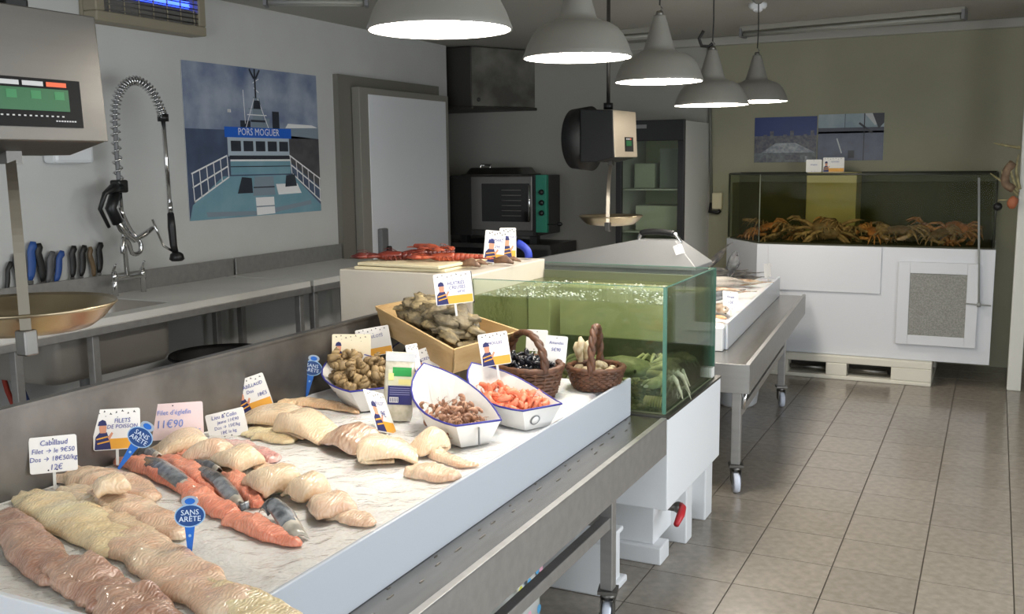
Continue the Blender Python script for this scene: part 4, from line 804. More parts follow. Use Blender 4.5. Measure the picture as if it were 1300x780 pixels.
MB().ell((.02, 7.66, 1.30), .03, .03, .03, 10, 6).build('float', BLACK, t); MB().path([(.02, 7.66, 1.3), (.02, 7.67, 1.345), (.145, 7.69, 1.345)], .005, 6).build('string', TW, t)

# ------------------------------------------------------------------ fish fillets on the ice
def flesh(name, c1, c2, c3, sc=14):
    m = mat(name, c1, .3, col2=c2, nscale=sc, coat=.7, sss=.2)
    nt = m.node_tree; N = nt.nodes; L = nt.links; b = N['Principled BSDF']; src = b.inputs['Base Color'].links[0].from_socket
    tc = N.new('ShaderNodeTexCoord'); wv = N.new('ShaderNodeTexWave'); wv.inputs['Scale'].default_value = 34; wv.inputs['Distortion'].default_value = 14; wv.inputs['Detail'].default_value = 2; wv.inputs['Detail Scale'].default_value = .8
    L.new(tc.outputs['Object'], wv.inputs['Vector'])
    mx = N.new('ShaderNodeMixRGB'); mx.inputs[2].default_value = lin(c3); ml = N.new('ShaderNodeMath'); ml.operation = 'MULTIPLY'; ml.inputs[1].default_value = .26
    L.new(wv.outputs['Fac'], ml.inputs[0]); L.new(ml.outputs[0], mx.inputs[0]); L.new(src, mx.inputs[1]); L.new(mx.outputs[0], b.inputs['Base Color'])
    nz = N.new('ShaderNodeTexNoise'); nz.inputs['Scale'].default_value = 34; nz.inputs['Detail'].default_value = 4; L.new(tc.outputs['Object'], nz.inputs['Vector'])
    ad = N.new('ShaderNodeMath'); ad.operation = 'ADD'; L.new(wv.outputs['Fac'], ad.inputs[0]); L.new(nz.outputs[0], ad.inputs[1])
    bp = N.new('ShaderNodeBump'); bp.inputs['Strength'].default_value = .4; bp.inputs['Distance'].default_value = .0025; L.new(ad.outputs[0], bp.inputs['Height']); L.new(bp.outputs[0], b.inputs['Normal']); n2 = N.new('ShaderNodeTexNoise'); n2.inputs['Scale'].default_value = 16; n2.inputs['Detail'].default_value = 2; n2.inputs['Distortion'].default_value = 2.5; L.new(tc.outputs['Object'], n2.inputs['Vector'])
    b2 = N.new('ShaderNodeBump'); b2.inputs['Strength'].default_value = 1.0; b2.inputs['Distance'].default_value = .05; L.new(n2.outputs[0], b2.inputs['Height']); L.new(b2.outputs[0], b.inputs['Coat Normal'])
    return m
CREAM = flesh('cream fillet', (232, 212, 180), (222, 190, 152), (240, 226, 204)); PINKC = flesh('pinkish fillet', (230, 206, 176), (216, 172, 140), (240, 224, 202)); YELF = flesh('pale yellow fillet', (232, 218, 176), (220, 194, 148), (240, 230, 200))
BRNF = flesh('pinkish brown fillet', (190, 154, 130), (160, 114, 92), (220, 196, 180)); SALM = flesh('salmon flesh', (234, 152, 122), (226, 128, 98), (246, 196, 172), 10); SALS = flesh('pale salmon flesh', (238, 164, 138), (232, 142, 116), (246, 194, 174))
SKIND = mat('salmon skin', (54, 56, 58), .25, .35, (122, 126, 130), 26, .2, 120, coat=.5); SKINL = mat('silver salmon skin', (164, 170, 176), .25, .35, (96, 100, 106), 34, .2, 120, coat=.5); SKINP = mat('pale belly skin', (206, 200, 186), .3, .1, (150, 146, 136), 20)
WRAP = mat('wrapped fillet', (214, 186, 160), .12, col2=(176, 138, 112), nscale=30, coat=1, bump=.8, bscale=26, stretch=(3, 1, 1))
def pts_on_ice(px, z=ZI+.012): return [Vector((*at(x, y, z=z).xy, 0)) for x, y in px]
def fillet(px, W, H, m, label, group=None, seed=0, n=44, k=22, groove=.12, lump=.25, cat='fish fillet', name='fish_fillet', base=None):
    P = catmull(pts_on_ice(px), n); c = MB(); rings = []
    for i, q in enumerate(P):
        f = i/(n-1); tn = (P[min(i+1, n-1)]-P[max(i-1, 0)]).normalized(); sd = Vector((tn.y, -tn.x, 0)); w_ = interp(W, f)*.86; h = interp(H, f)*.64
        e = min(1, f/.07, (1-f)/.07); e = .12+.88*math.sqrt(max(0, 1-(1-e)**2)); w_ *= e*(1+.22*noise.noise(Vector((f*7, seed, 1)))); h *= .35+.65*e
        r = []
        for j in range(k):
            a = 2*PI*j/k; u = math.cos(a); s = math.sin(a)
            x = w_/2*math.copysign(abs(u)**.8, u); top = h*(max(s, 0)**.95)*(1-groove*math.exp(-(u/.18)**2)) if s > 0 else .002*s
            if s > 0: top *= 1+2.3*lump*noise.noise(Vector((q.x*15+seed, q.y*15, u*1.8)))+.30*noise.noise(Vector((q.x*42, q.y*42+u*3, seed)))
            p = q+sd*x; zb = (icez(p.x, p.y) if base is None else base)+.006
            r.append((p.x, p.y, zb+top))
        rings.append(r)
    c.loft(rings)
    mid = P[n//2]; o = c.build(name, m, None, (mid.x, mid.y, ZI)); return tag(o, label, cat, group)
def l_z(q, H): return max(0, q.z/H)
def fold(px, head, L, W, H, m, label, thick=.014, curl=1, seed=0, group=None, lift=0.0):
    """a slab of fillet arched over and tucked under at its front"""
    H *= .84; c0 = pts_on_ice([px])[0]; a = math.radians(head); d = Vector((math.cos(a), math.sin(a), 0)); sd = Vector((d.y, -d.x, 0))
    prof = [(-.58, .02), (-.45, .22), (-.2, .62), (.08, .86), (.32, .84), (.47, .62), (.47, .32), (.34, .14), (.1, .14), (-.15, .10)] if curl else [(-.55, .10), (-.35, .40), (-.1, .75), (.15, .85), (.38, .62), (.52, .14)]
    C = catmull([Vector((s*L, 0, z*H)) for s, z in prof], 40); rings = []
    for i, q in enumerate(C):
        f = i/39; tn = (C[min(i+1, 39)]-C[max(i-1, 0)]).normalized(); nn = Vector((-tn.z, 0, tn.x)); th = max(thick*.6, .25*H)*(.55+.6*math.sin(PI*min(1, f*1.1)))
        w_ = W*(.72+.28*math.sin(PI*min(1, f*.9+.1)))*(1+.14*noise.noise(Vector((f*4, seed, 5)))); r = []
        for j in range(18):
            b = 2*PI*j/18; u = math.cos(b); v = math.sin(b); y = w_/2*math.copysign(abs(u)**.6, u); bend = -.72*H*(abs(u)**2.6)*min(1, l_z(q, H))
            nz = .22*H*noise.noise(Vector((f*3+seed, u*2, 0)))
            l = q+nn*(th*math.copysign(abs(v)**.8, v)); p = c0+d*l.x+sd*y; r.append((p.x, p.y, max(icez(p.x, p.y)+.004, ZI+.004+th*.9+l.z+bend+nz+lift)))
        rings.append(r)
    c = MB(); c.loft(rings); return tag(c.build('fish_fillet', m, None, (c0.x, c0.y, ZI)), label, 'fish fillet', group)
fillet([(2, 648), (28, 680), (62, 718), (84, 738)], [.09, .13, .12, .10], [.025, .045, .04, .03], BRNF, 'pinkish brown fish fillet at the very edge of the bed, back piece', seed=1)
fillet([(72, 716), (102, 734), (132, 752), (152, 768)], [.11, .14, .14, .12], [.045, .06, .05, .035], BRNF, 'pinkish brown fish fillet, humped middle piece at the bed edge', seed=2)
fillet([(138, 752), (160, 764), (184, 790), (205, 830)], [.11, .15, .16, .13], [.04, .06, .055, .04], BRNF, 'pinkish brown fish fillet, front piece cut by the picture edge', seed=3)
fillet([(28, 628), (70, 646), (120, 672), (165, 700)], [.10, .17, .17, .13], [.03, .045, .04, .03], YELF, 'pale yellow cod fillet lying along the back left of the bed', seed=4)
fillet([(150, 680), (190, 702), (240, 738), (310, 785)], [.13, .16, .16, .12], [.035, .045, .04, .03], PINKC, 'cream cod fillet with a pink streak running towards the front board', seed=5)
fillet([(250, 742), (290, 765), (340, 790), (380, 815)], [.08, .12, .12, .09], [.025, .03, .03, .02], YELF, 'flat yellowish fillet in front of the pink streaked cod fillet', seed=6)
fillet([(72, 602), (110, 606), (150, 616), (196, 634)], [.09, .15, .15, .09], [.03, .05, .045, .03], PINKC, 'lumpy pinkish fillet behind the yellow cod fillet near blue-ink price card', seed=7)
fillet([(110, 622), (150, 640), (190, 656), (232, 682)], [.09, .13, .12, .08], [.03, .045, .04, .025], PINKC, 'cream and pink fillet beside the salmon with ragged end', seed=8)
fillet([(80, 618), (110, 632), (150, 660), (205, 680)], [.07, .11, .11, .07], [.02, .03, .03, .02], CREAM, 'flat cream fillet between the lumpy fillet and yellow cod', seed=18)
fold((142, 636), -35, .10, .09, .045, CREAM, 'small rolled cream fillet end on top of the pinkish fillets', thick=.008, seed=9, lift=.03)
# salmon
def skin_strip(parent, px, W, H, m, base=.0, n=20):
    P = catmull(pts_on_ice(px), n); c = MB(); rings = []
    for i, q in enumerate(P):
        f = i/(n-1); tn = (P[min(i+1, n-1)]-P[max(i-1, 0)]).normalized(); sd = Vector((tn.y, -tn.x, 0)); z = interp(H, f)*.75+ZI+base; w_ = interp(W, f); r = []
        for j in range(12):
            a = 2*PI*j/12; u = math.cos(a); v = math.sin(a); p = q+sd*(w_/2*u); r.append((p.x, p.y, z+.003*v-.016*u*u))
        rings.append(r)
    c.loft(rings); nf = len(c.f)
    for k in range(nf): c.mi[k] = 0 if k < nf*.42 else (1 if k < nf*.8 else 2)
    return c.build('skin', [SKIND, SKINL, SKINP], parent)
s = fillet([(150, 583), (180, 590), (215, 606), (262, 632)], [.07, .09, .09, .06], [.03, .045, .045, .03], SALM, 'orange salmon piece behind the first blue pick, skin strip folded over it', 'salmon pieces', 10, name='salmon_fillet', cat='salmon')
skin_strip(s, [(180, 588), (200, 598), (224, 612), (246, 624)], [.05, .06, .06, .045], [.04, .062, .055, .03], SKIND); skin_strip(s, [(178, 576), (190, 578), (202, 584)], [.03, .035, .03], [.035, .045, .04], SKINL)
s = fillet([(205, 583), (235, 596), (262, 612), (285, 628)], [.06, .09, .09, .07], [.03, .045, .045, .03], SALM, 'orange salmon piece in the middle of the salmon row', 'salmon pieces', 11, name='salmon_fillet', cat='salmon')
skin_strip(s, [(258, 604), (276, 616), (292, 632), (304, 642)], [.045, .05, .05, .035], [.05, .058, .05, .03], SKINL); skin_strip(s, [(248, 592), (264, 596), (278, 602)], [.03, .04, .025], [.04, .05, .042], SKIND)
fillet([(226, 578), (246, 581), (268, 590)], [.04, .05, .03], [.03, .035, .025], SALS, 'narrow salmon strip at the back of the salmon row', 'salmon pieces', 21, name='salmon_fillet', cat='salmon', n=24)
s = fillet([(283, 606), (300, 612), (316, 626), (328, 642)], [.05, .075, .07, .04], [.03, .045, .04, .025], SALM, 'short bright salmon piece nearest the cream rolled fillets', 'salmon pieces', 12, name='salmon_fillet', cat='salmon')
skin_strip(s, [(303, 645), (316, 642)], [.02, .012], [.025, .03], SKINP, n=6)
fillet([(236, 626), (258, 634), (280, 646), (298, 656)], [.05, .085, .085, .07], [.03, .05, .05, .03], SALM, 'thick salmon block behind the front pick, cut end facing front', 'salmon pieces', 13, name='salmon_fillet', cat='salmon')
s = fillet([(290, 656), (320, 666), (350, 680), (382, 692)], [.075, .085, .07, .03], [.03, .042, .038, .02], SALM, 'longest salmon tail piece pointing at the front board, with arched skin', 'salmon pieces', 14, name='salmon_fillet', cat='salmon')
skin_strip(s, [(334, 660), (346, 655), (360, 664), (380, 685)], [.03, .05, .055, .05], [.035, .06, .052, .015], SKINL, .012)
# rolled white fillets
for a in (((228, 572), 60, .14, .13, .055, CREAM, 'rolled cream fillet beside the pink price card'), ((262, 584), 20, .12, .11, .06, PINKC, 'rolled cream fillet behind the salmon, second from the pink price card'), ((298, 592), -10, .13, .12, .06, CREAM, 'rolled cream fillet behind the salmon, third from the pink price card'),
          ((346, 620), -25, .14, .13, .065, CREAM, 'large rolled cream fillet near the middle of the bed'), ((388, 630), -20, .10, .10, .06, CREAM, 'narrow rolled cream fillet with open fold, middle of the bed'), ((420, 648), -40, .13, .11, .05, PINKC, 'pinkish rolled fillet nearest the front board')):
    fold(*a, seed=a[0][0])
fillet([(415, 644), (440, 656), (458, 664), (474, 672)], [.09, .09, .07, .03], [.03, .03, .025, .012], PINKC, 'pinkish fillet tail lying flat towards the front board', seed=22, n=24)
fillet([(272, 562), (300, 566), (330, 578), (352, 584)], [.05, .09, .09, .06], [.025, .035, .035, .025], flesh('rosy fillet', (232, 196, 184), (214, 150, 142), (242, 222, 214)), 'rosy pink fillet lying in front of the handwritten card', seed=23, n=30)
fillet([(320, 588), (350, 596), (372, 600)], [.05, .07, .04], [.014, .018, .012], PINKC, 'thin orange-tinted fillet flap in front of the rosy fillet', seed=24, n=24)
fillet([(312, 545), (340, 550), (372, 560)], [.07, .14, .08], [.02, .03, .02], YELF, 'flat pale fillet under the folded fillets behind orange-edged card', seed=28, n=24)
fold((342, 536), 15, .20, .17, .055, CREAM, 'broad folded cream fillet beside the orange-edged price card', seed=31)
fold((394, 552), 165, .20, .15, .07, CREAM, 'folded cream fillet with its open fold facing the price cards', seed=32)
fold((448, 566), -20, .17, .16, .065, WRAP, 'shiny fillet wrapped in clinging film, silvery glints', seed=33, curl=0)
fold((492, 582), -150, .15, .14, .065, CREAM, 'folded cream fillet next to the shiny wrapped one', seed=34)
fillet([(476, 566), (500, 568), (525, 580)], [.06, .08, .06], [.045, .06, .04], PINKC, 'pinkish fillet behind the folded one next to the wrapped fillet', seed=35, n=24)
fillet([(520, 596), (540, 602), (562, 608), (582, 612)], [.08, .10, .09, .06], [.04, .048, .04, .03], PINKC, 'thick pinkish fillet block near the front board below the shrimp boat', seed=36)
fold((544, 572), 60, .09, .10, .06, CREAM, 'upright curled fillet end in front of the shrimp boat', thick=.009, seed=37)
fillet([(548, 574), (566, 582), (588, 592), (608, 594)], [.06, .06, .05, .02], [.045, .035, .022, .01], PINKC, 'curved fillet tail tapering towards the front board', seed=38, n=30)
fillet([(352, 515), (380, 511), (420, 514), (456, 523)], [.04, .09, .08, .03], [.025, .038, .03, .015], flesh('peach fillet', (232, 200, 158), (224, 180, 136), (240, 222, 192)), 'long peach fillet lying at the back before the whelk tray', seed=39)
# ------------------------------------------------------------------ boat-shaped trays
BOATW = mat('boat tray white', (222, 220, 216), .45); BLUER = mat('tray blue rim', (48, 50, 140), .45)
def boat_outline(L, wf, wm, k=9):
    right = [(0, wf)]+[(L*f, (wf+(wm-wf)*math.sin(PI/2*min(1, f/.45)) if f < .45 else wm*(1-((f-.45)/.55)**2.2))) for f in [i/k for i in range(1, k)]]
    return [(x, -y) for x, y in right]+[(L, 0)]+[(x, y) for x, y in right[::-1]]
def boat(name, loc, rz, L, wf, wm, h0, h1, label, mfloor=.0, pitch=0):
    t = thing(name, label, 'tray', loc, None, (0, pitch, rz))
    out = boat_outline(L, wf, wm); n = len(out)
    def rim(x): return h0+(h1-h0)*max(0, x/L)**1.5-.012*math.sin(PI*min(1, x/L*1.2))
    top = [(x, y, rim(x)) for x, y in out]; bot = [(.03+(x*.72), y*.62, .002) for x, y in out]; bi = [(.033+x*.715, y*.60, .006) for x, y in out]; ti = [(x*.985+.004, y*.965, rim(x)) for x, y in out]
    c = MB(); c.loft([bot, top, ti, bi], sm=False); c.local('tray_shell', BOATW, t)
    MB().path(top, .0035, 6, closed=True).local('blue_rim', BLUER, t)
    return t, Matrix.Translation(loc) @ Matrix.Rotation(rz, 4, 'Z'), lambda x: boat_half(x, L, wf, wm)
def boat_half(x, L, wf, wm):
    f = x/L; return wf+(wm-wf)*math.sin(PI/2*min(1, f/.45)) if f < .45 else wm*(1-((f-.45)/.55)**2.2)
def pile(M, L, half, x0, x1, zf, n, first, labels, groups, cats, sc=(.85, 1.15), shrink=.78, flatness=.5):
    """individual copies heaped in a tray, upper ones resting on the lower ones"""
    placed = []
    for k in range(n):
        for tr in range(30):
            x = R_.uniform(x0, x1); y = R_.uniform(-1, 1)*half(x)*shrink; f = k/n
            if all((x-a)**2+(y-b)**2+((f-q)*.06)**2 > first[1]**2 for a, b, q in placed): break
        placed.append((x, y, f)); z = zf(x, y)*(.25+.75*f)
        o = first[0][k % len(first[0])]; o = o if k < len(first[0]) else copy_tree(o)
        o.location = M @ Vector((x, y, z)); q = R_.uniform(*sc); o.scale = (q, q, q)
        o.rotation_euler = (R_.uniform(-flatness, flatness), R_.uniform(-flatness, flatness), R_.uniform(0, 2*PI))
        tag(o, labels, cats, groups)
def shrimp_mesh(name, s, m):
    c = MB(); P = []; r = []
    for i in range(13):
        f = i/12; a = -.2+f*2.5; R = .5*(1-.15*f); P.append((R*math.cos(a)*s, 0, R*math.sin(a)*s*.9)); r.append(s*(.07+.19*math.sin(PI*(.12+.72*f))**1.2)*(1-.45*f)+.004*s)
    c.path(P, r, 8); q = P[-1]; c.prism([(q[0]-.05*s, 0), (q[0]+.12*s, -.16*s), (q[0]+.22*s, 0), (q[0]+.12*s, .16*s)], q[2]-.02*s, q[2]+.02*s)
    p = P[0]; c.path([p, (p[0]-.1*s, .05*s, p[2]-.28*s), (p[0]-.45*s, .12*s, p[2]-.38*s)], .02*s, 4); c.path([p, (p[0]-.05*s, -.05*s, p[2]-.22*s), (p[0]-.3*s, -.1*s, p[2]-.36*s)], .02*s, 4)
    Mx = Matrix.Rotation(PI/2, 4, 'X'); c.v = [tuple(Mx @ Vector(v)) for v in c.v]
    return c.local(name, m)
PSH = mat('cooked prawn', (238, 158, 124), .4, col2=(226, 122, 88), nscale=60, sss=.2, jitter=.12); GSH = mat('grey shrimp', (184, 142, 114), .4, col2=(140, 100, 78), nscale=90, jitter=.16)
# grey shrimp boat and pink prawn boat
za = ZI+.002
f0 = Vector((-1.37, 2.575, 0)); tip = Vector((-1.735, 2.865, 0)); d_ = tip-f0; rz = math.atan2(d_.y, d_.x); LG = d_.length
t, Mg, hg = boat('boat_tray', (f0.x, f0.y, za+.004), rz, LG, .075, .118, .080, .180, 'white blue-rimmed boat tray of brown grey shrimps, nearest the fillets')
MB().box(-.002, .004, -.002, .002, .01, .066).local('front_seam', GREYP, t)
pile(Mg, LG, hg, .055, .28, lambda x, y: .092*(1-(y/.16)**2)*(.75+.35*min(1, x/.2)), 140, ([shrimp_mesh('grey_shrimp', .032, GSH)], .015), 'small brown shrimp heaped in the boat tray nearest the fillets', 'brown shrimps in the boat tray', 'shrimp', shrink=.62, flatness=1.4)
f0 = Vector((-1.275, 2.835, 0)); tip = Vector((-1.645, 3.045, 0)); d_ = tip-f0; rz = math.atan2(d_.y, d_.x); LP = d_.length
t, Mp, hp_ = boat('boat_tray', (f0.x, f0.y, za+.004), rz, LP, .078, .115, .078, .155, 'white boat tray of pink prawns beside the mussel basket')
MB().lathe([(0, 0), (.018, 0), (.018, .001), (0, .001)], 20).local('round_logo', GREYP, t).matrix_local = Matrix.Translation((.0140, .02, .036)) @ Matrix.Rotation(-PI/2-.40, 4, 'Y')
MB().lathe([(0, 0), (.014, 0), (.014, .001), (0, .001)], 20).local('logo_disc', CARD, t).matrix_local = Matrix.Translation((.0135, .02, .036)) @ Matrix.Rotation(-PI/2-.40, 4, 'Y')
pile(Mp, LP, hp_, .075, .31, lambda x, y: (.098-.03*max(0, x-.2))*(1-(y/.17)**2), 96, ([shrimp_mesh('pink_prawn', .05, PSH)], .022), 'orange-pink cooked prawn in the boat tray beside the mussel basket', 'pink prawns in the boat tray', 'prawn', shrink=.60, flatness=1.2)
# whelk boat
def spiral_mesh(name, s, m):
    c = MB(); P = []; r = []
    for i in range(40):
        f = i/39; a = f*2*PI*3.2; q = .62**(a/(2*PI)); P.append((.26*q*s*math.cos(a), .26*q*s*math.sin(a), (1-q)*1.15*s)); r.append(.30*q*s+.004*s)
    c.path(P, r, 8); c.ell((.30*s, .10*s, -.04*s), .22*s, .16*s, .24*s, 8, 6)
    Mx = Matrix.Rotation(1.2, 4, 'Y'); c.v = [tuple(Mx @ Vector(v)) for v in c.v]; return c.local(name, m)
WHK = mat('whelk shell', (182, 156, 112), .5, col2=(124, 102, 70), nscale=30, bump=.3, bscale=80, jitter=.22)
f0 = Vector((-1.885, 2.84, 0)); tip = Vector((-2.315, 3.28, 0)); d_ = tip-f0; rz = math.atan2(d_.y, d_.x)+.12; LW = .50
t, Mw, hw_ = boat('boat_tray', (f0.x, f0.y, za+.004), rz, LW, .12, .15, .085, .13, 'white boat tray heaped with brown whelks at the back of the bed')
pile(Mw, LW, hw_, .05, .44, lambda x, y: .135*(1-(y/.26)**2)*(.8+.3*min(1, x/.2)), 84, ([spiral_mesh('whelk', .046, WHK)], .034), 'brown spiral whelk heaped in the white boat tray at the back', 'whelks in the boat tray', 'whelk', shrink=.74, flatness=1.4)
f0 = Vector((-1.90, 3.24, 0)); tip = Vector((-2.17, 3.54, 0)); d_ = tip-f0; rz = math.atan2(d_.y, d_.x); LB = d_.length
t, Mb, hb = boat('boat_tray', (f0.x-.04, f0.y, za+.01), rz, LB, .09, .12, .08, .12, 'white boat tray of black winkles half hidden behind the whelks')
WIN = mat('winkle shell', (44, 42, 38), .35, col2=(74, 68, 58), nscale=60, jitter=.2)
pile(Mb, LB, hb, .05, .32, lambda x, y: .085*(1-(y/.2)**2), 70, ([spiral_mesh('winkle', .022, WIN)], .018), 'small black winkle in the half-hidden boat tray behind the whelks', 'winkles in the boat tray', 'winkle', flatness=1.5)
# ------------------------------------------------------------------ oyster crate
A_, B_, C_ = at(477, 389, z=1.06), at(576, 444, z=.985), at(661, 420, z=.995); D_ = A_+C_-B_; D_.y = 3.62
t = thing('oyster_crate', 'tilted veneer wood crate full of oysters', 'crate', tuple((A_+C_)/2-Vector((0, 0, .10))))
WOODC = mat('veneer wood', (204, 174, 126), .6, col2=(190, 156, 106), nscale=5, bump=.15, bscale=30, stretch=(1, 1, 6))
cen = (A_+C_)/2; nrm = (B_-A_).cross(D_-A_).normalized(); nrm = nrm if nrm.z > 0 else -nrm; dep = .105
def low(p, k=.90): return cen+(p-cen)*k-nrm*dep
for a, b, nm in ((A_, B_, 'long_side'), (B_, C_, 'end_side'), (C_, D_, 'long_side'), (D_, A_, 'end_side')):
    la, lb = low(a), low(b); th = ((cen-(a+b)/2).normalized())*.007
    c = MB(); c.add([la, lb, b, a, la+th, lb+th, b+th, a+th], [(0, 1, 2, 3), (7, 6, 5, 4), (0, 4, 5, 1), (1, 5, 6, 2), (2, 6, 7, 3), (3, 7, 4, 0)]); c.build(nm, WOODC, t)
    c = MB(); e1 = a.lerp(la, .16); e2 = b.lerp(lb, .16); th2 = -th*.6; c.add([e1, e2, b, a, e1+th2, e2+th2, b+th2, a+th2], [(3, 2, 1, 0), (4, 5, 6, 7), (1, 5, 4, 0), (2, 6, 5, 1), (3, 7, 6, 2), (0, 4, 7, 3)]); c.build('rim_band', WOODC, t)
c = MB(); q = [low(p) for p in (A_, B_, C_, D_)]; c.add(q+[p+nrm*.006 for p in q], [(0, 3, 2, 1), (4, 5, 6, 7), (0, 1, 5, 4), (1, 2, 6, 5), (2, 3, 7, 6), (3, 0, 4, 7)]); c.build('bottom', WOODC, t)
bc = low(cen); tag(MB().box(bc.x-.12, bc.x+.12, bc.y-.10, bc.y+.10, ZI, bc.z-.03).build('support_block', mat('support foam', (150, 140, 122), .8), None, (bc.x, bc.y, ZI)), 'block under the oyster crate, in its shadow', 'block')
OYM = [mat('oyster shell', (138, 124, 94), .6, col2=(92, 84, 66), nscale=24, bump=.7, bscale=50, jitter=.22), mat('oyster shell pale', (172, 154, 112), .6, col2=(110, 98, 74), nscale=26, bump=.7, bscale=50, jitter=.2)]
def oyster(seed):
    c = MB(); vs = []; nu, nv = 18, 10
    for i in range(nv+1):
        tt = PI*i/nv
        for j in range(nu):
            a = 2*PI*j/nu; d = Vector((math.sin(tt)*math.cos(a), math.sin(tt)*math.sin(a), math.cos(tt)))
            q = 1+.32*noise.noise(d*1.6+Vector((seed*7, 0, 0)))+.10*math.sin(a*9+seed)*math.sin(tt)+.07*math.sin(i*2.2)
            vs.append((.062*d.x*q*(1+.25*d.x), .040*d.y*q, .019*d.z*q+.006*noise.noise(d*3+Vector((seed, 3, 0)))))
    c.add(vs, [((i+1)*nu+j, (i+1)*nu+(j+1) % nu, i*nu+(j+1) % nu, i*nu+j) for i in range(nv) for j in range(nu)], True); return c.local('oyster', OYM[seed % 2])
ox = [oyster(k) for k in range(6)]; e1 = (B_-A_); e2 = (D_-A_); k = 0; Rt = Matrix((e1.normalized(), (nrm.cross(e1)).normalized(), nrm)).transposed()
for lay in range(3):
    for i in range(6):
        for j in range(5 if lay < 2 else 4):
            u = (i+.5+R_.uniform(-.25, .25))/6; v = (j+.5+R_.uniform(-.25, .25))/(5 if lay < 2 else 4); u = .16+.68*u; v = .25+.56*v
            if lay == 2: u = .10+.80*u; v = .10+.84*v
            o = ox[k] if k < 6 else copy_tree(ox[k % 6]); k += 1
            p = A_+e1*u+e2*v+nrm*((-.045, -.005, .032)[lay]+(.018 if lay else 0)*(1-abs(2*u-1))+R_.uniform(-.006, .006)); o.location = p; q = R_.uniform(.8, 1.1); o.scale = (q, q, q)
            o.rotation_euler = (Rt.to_4x4() @ Matrix.Rotation(R_.uniform(0, 6.28), 4, 'Z') @ Matrix.Rotation(R_.uniform(-.5, .5), 4, 'X') @ Matrix.Rotation(R_.uniform(-.4, .4), 4, 'Y')).to_euler()
            tag(o, 'rough grey-brown oyster heaped in the veneer wood crate', 'oyster', 'oysters in the wooden crate')
# ------------------------------------------------------------------ wicker baskets
WICK = mat('brown wicker', (102, 66, 44), .55, col2=(74, 48, 32), nscale=40, jitter=.1)
def basket(loc, rz, rx, ry, h, hh, label, lean=0):
    t = thing('wicker_basket', label, 'basket', loc, None, (0, 0, rz)); n = 20
    for lv in range(9):
        f = lv/8; q = .74+.26*f**.7; pts = []
        for j in range(n*2):
            a = 2*PI*j/(n*2); wv = .0045*(1 if (j//1+lv) % 2 else -1); pts.append(((rx*q+wv)*math.cos(a), (ry*q+wv)*math.sin(a), .008+h*f))
        MB().path(pts, .0075 if lv < 8 else .011, 6, closed=True).local('weave_ring' if lv < 8 else 'rim', WICK, t)
    c = MB()
    for j in range(n):
        a = 2*PI*j/n; c.path([(rx*(.74+.26*f**.7)*math.cos(a), ry*(.74+.26*f**.7)*math.sin(a), .004+h*f) for f in (0, .35, .7, 1)], .0055, 5)
    o = c.local('stakes', WICK, t); o['kind'] = 'stuff'
    MB().lathe([(0, .004), (.74, .004), (.74, .012), (0, .012)], 28, 0, None).local('bottom', WICK, t).scale = (rx, ry, 1)
    for s in (0, PI):
        pts = []
        for j in range(41):
            f = j/40; a = PI*f; pts.append(((.006*math.sin(f*30+s))+lean*math.sin(a), -ry*.99*math.cos(a)+.006*math.cos(f*30+s), h+hh*math.sin(a)**.8))
        MB().path(pts, .011, 7).local('handle', WICK, t)
    return t
b1 = Vector((-1.535, 3.28, ZI+.002)); basket(b1, .85, .118, .158, .112, .125, 'brown wicker basket of black mussels beside the pink prawns')
b2 = Vector((-1.345, 3.49, ZI+.002)); basket(b2, .2, .105, .102, .075, .165, 'brown wicker basket of pale clams against the glass tank')
MUS = mat('mussel shell', (24, 25, 32), .22, col2=(46, 46, 52), nscale=40, jitter=.25, coat=.4); CLM = mat('clam shell', (208, 194, 162), .5, col2=(166, 146, 110), nscale=40, jitter=.15)
def bivalve(name, m, L, W, H):
    c = MB(); rings = []
    for i in range(9):
        f = i/8; w_ = math.sin(PI*(.06+.9*f)**.75); rings.append([(L*(f-.5), W/2*w_*math.cos(a), H/2*w_**.8*math.sin(a)*(1.0 if abs(math.sin(a)) > .2 else .5)) for a in [2*PI*j/10 for j in range(10)]])
    c.loft(rings); return c.local(name, m)
def heap(M, n, rx, ry, zf, src, sep, lab, grp, cat, flat=.8):
    def half(x): return ry*math.sqrt(max(0, 1-(x/rx)**2))
    pile(M, 1, half, -rx*.9, rx*.9, zf, n, (src, sep), lab, grp, cat, shrink=.9, flatness=flat)
heap(Matrix.Translation(b1) @ Matrix.Rotation(.85, 4, 'Z'), 150, .098, .132, lambda x, y: .158*(1-.35*(x/.12)**2-.3*(y/.17)**2), [bivalve('mussel', MUS, .042, .022, .017)], .016, 'glossy black mussel heaped in the wicker basket', 'mussels in the wicker basket', 'mussel', 1.2)
heap(Matrix.Translation(b2), 34, .08, .078, lambda x, y: .095*(1-.4*((x/.1)**2+(y/.1)**2)), [bivalve('clam', CLM, .042, .038, .026)], .026, 'pale clam heaped in the basket against the tank', 'clams in the wicker basket', 'clam', 1.2)
for k, (dx, dy, dz) in enumerate(((-.075, .01, .125), (-.05, .03, .135), (-.085, .04, .12), (-.06, -.01, .15))):
    c = MB().path([(0, 0, -.03), (.004, 0, .0), (.0, .004, .03), (.012, 0, .045)], [.012, .016, .014, .006], 8); o = tag(c.local('razor_clam', CLM), 'pale knobbly shell standing upright in the clam basket', 'shell', 'upright shells in the clam basket'); o.location = b2+Vector((dx, dy, dz)); o.rotation_euler = (R_.uniform(-.3, .3), R_.uniform(-.3, .3), k)
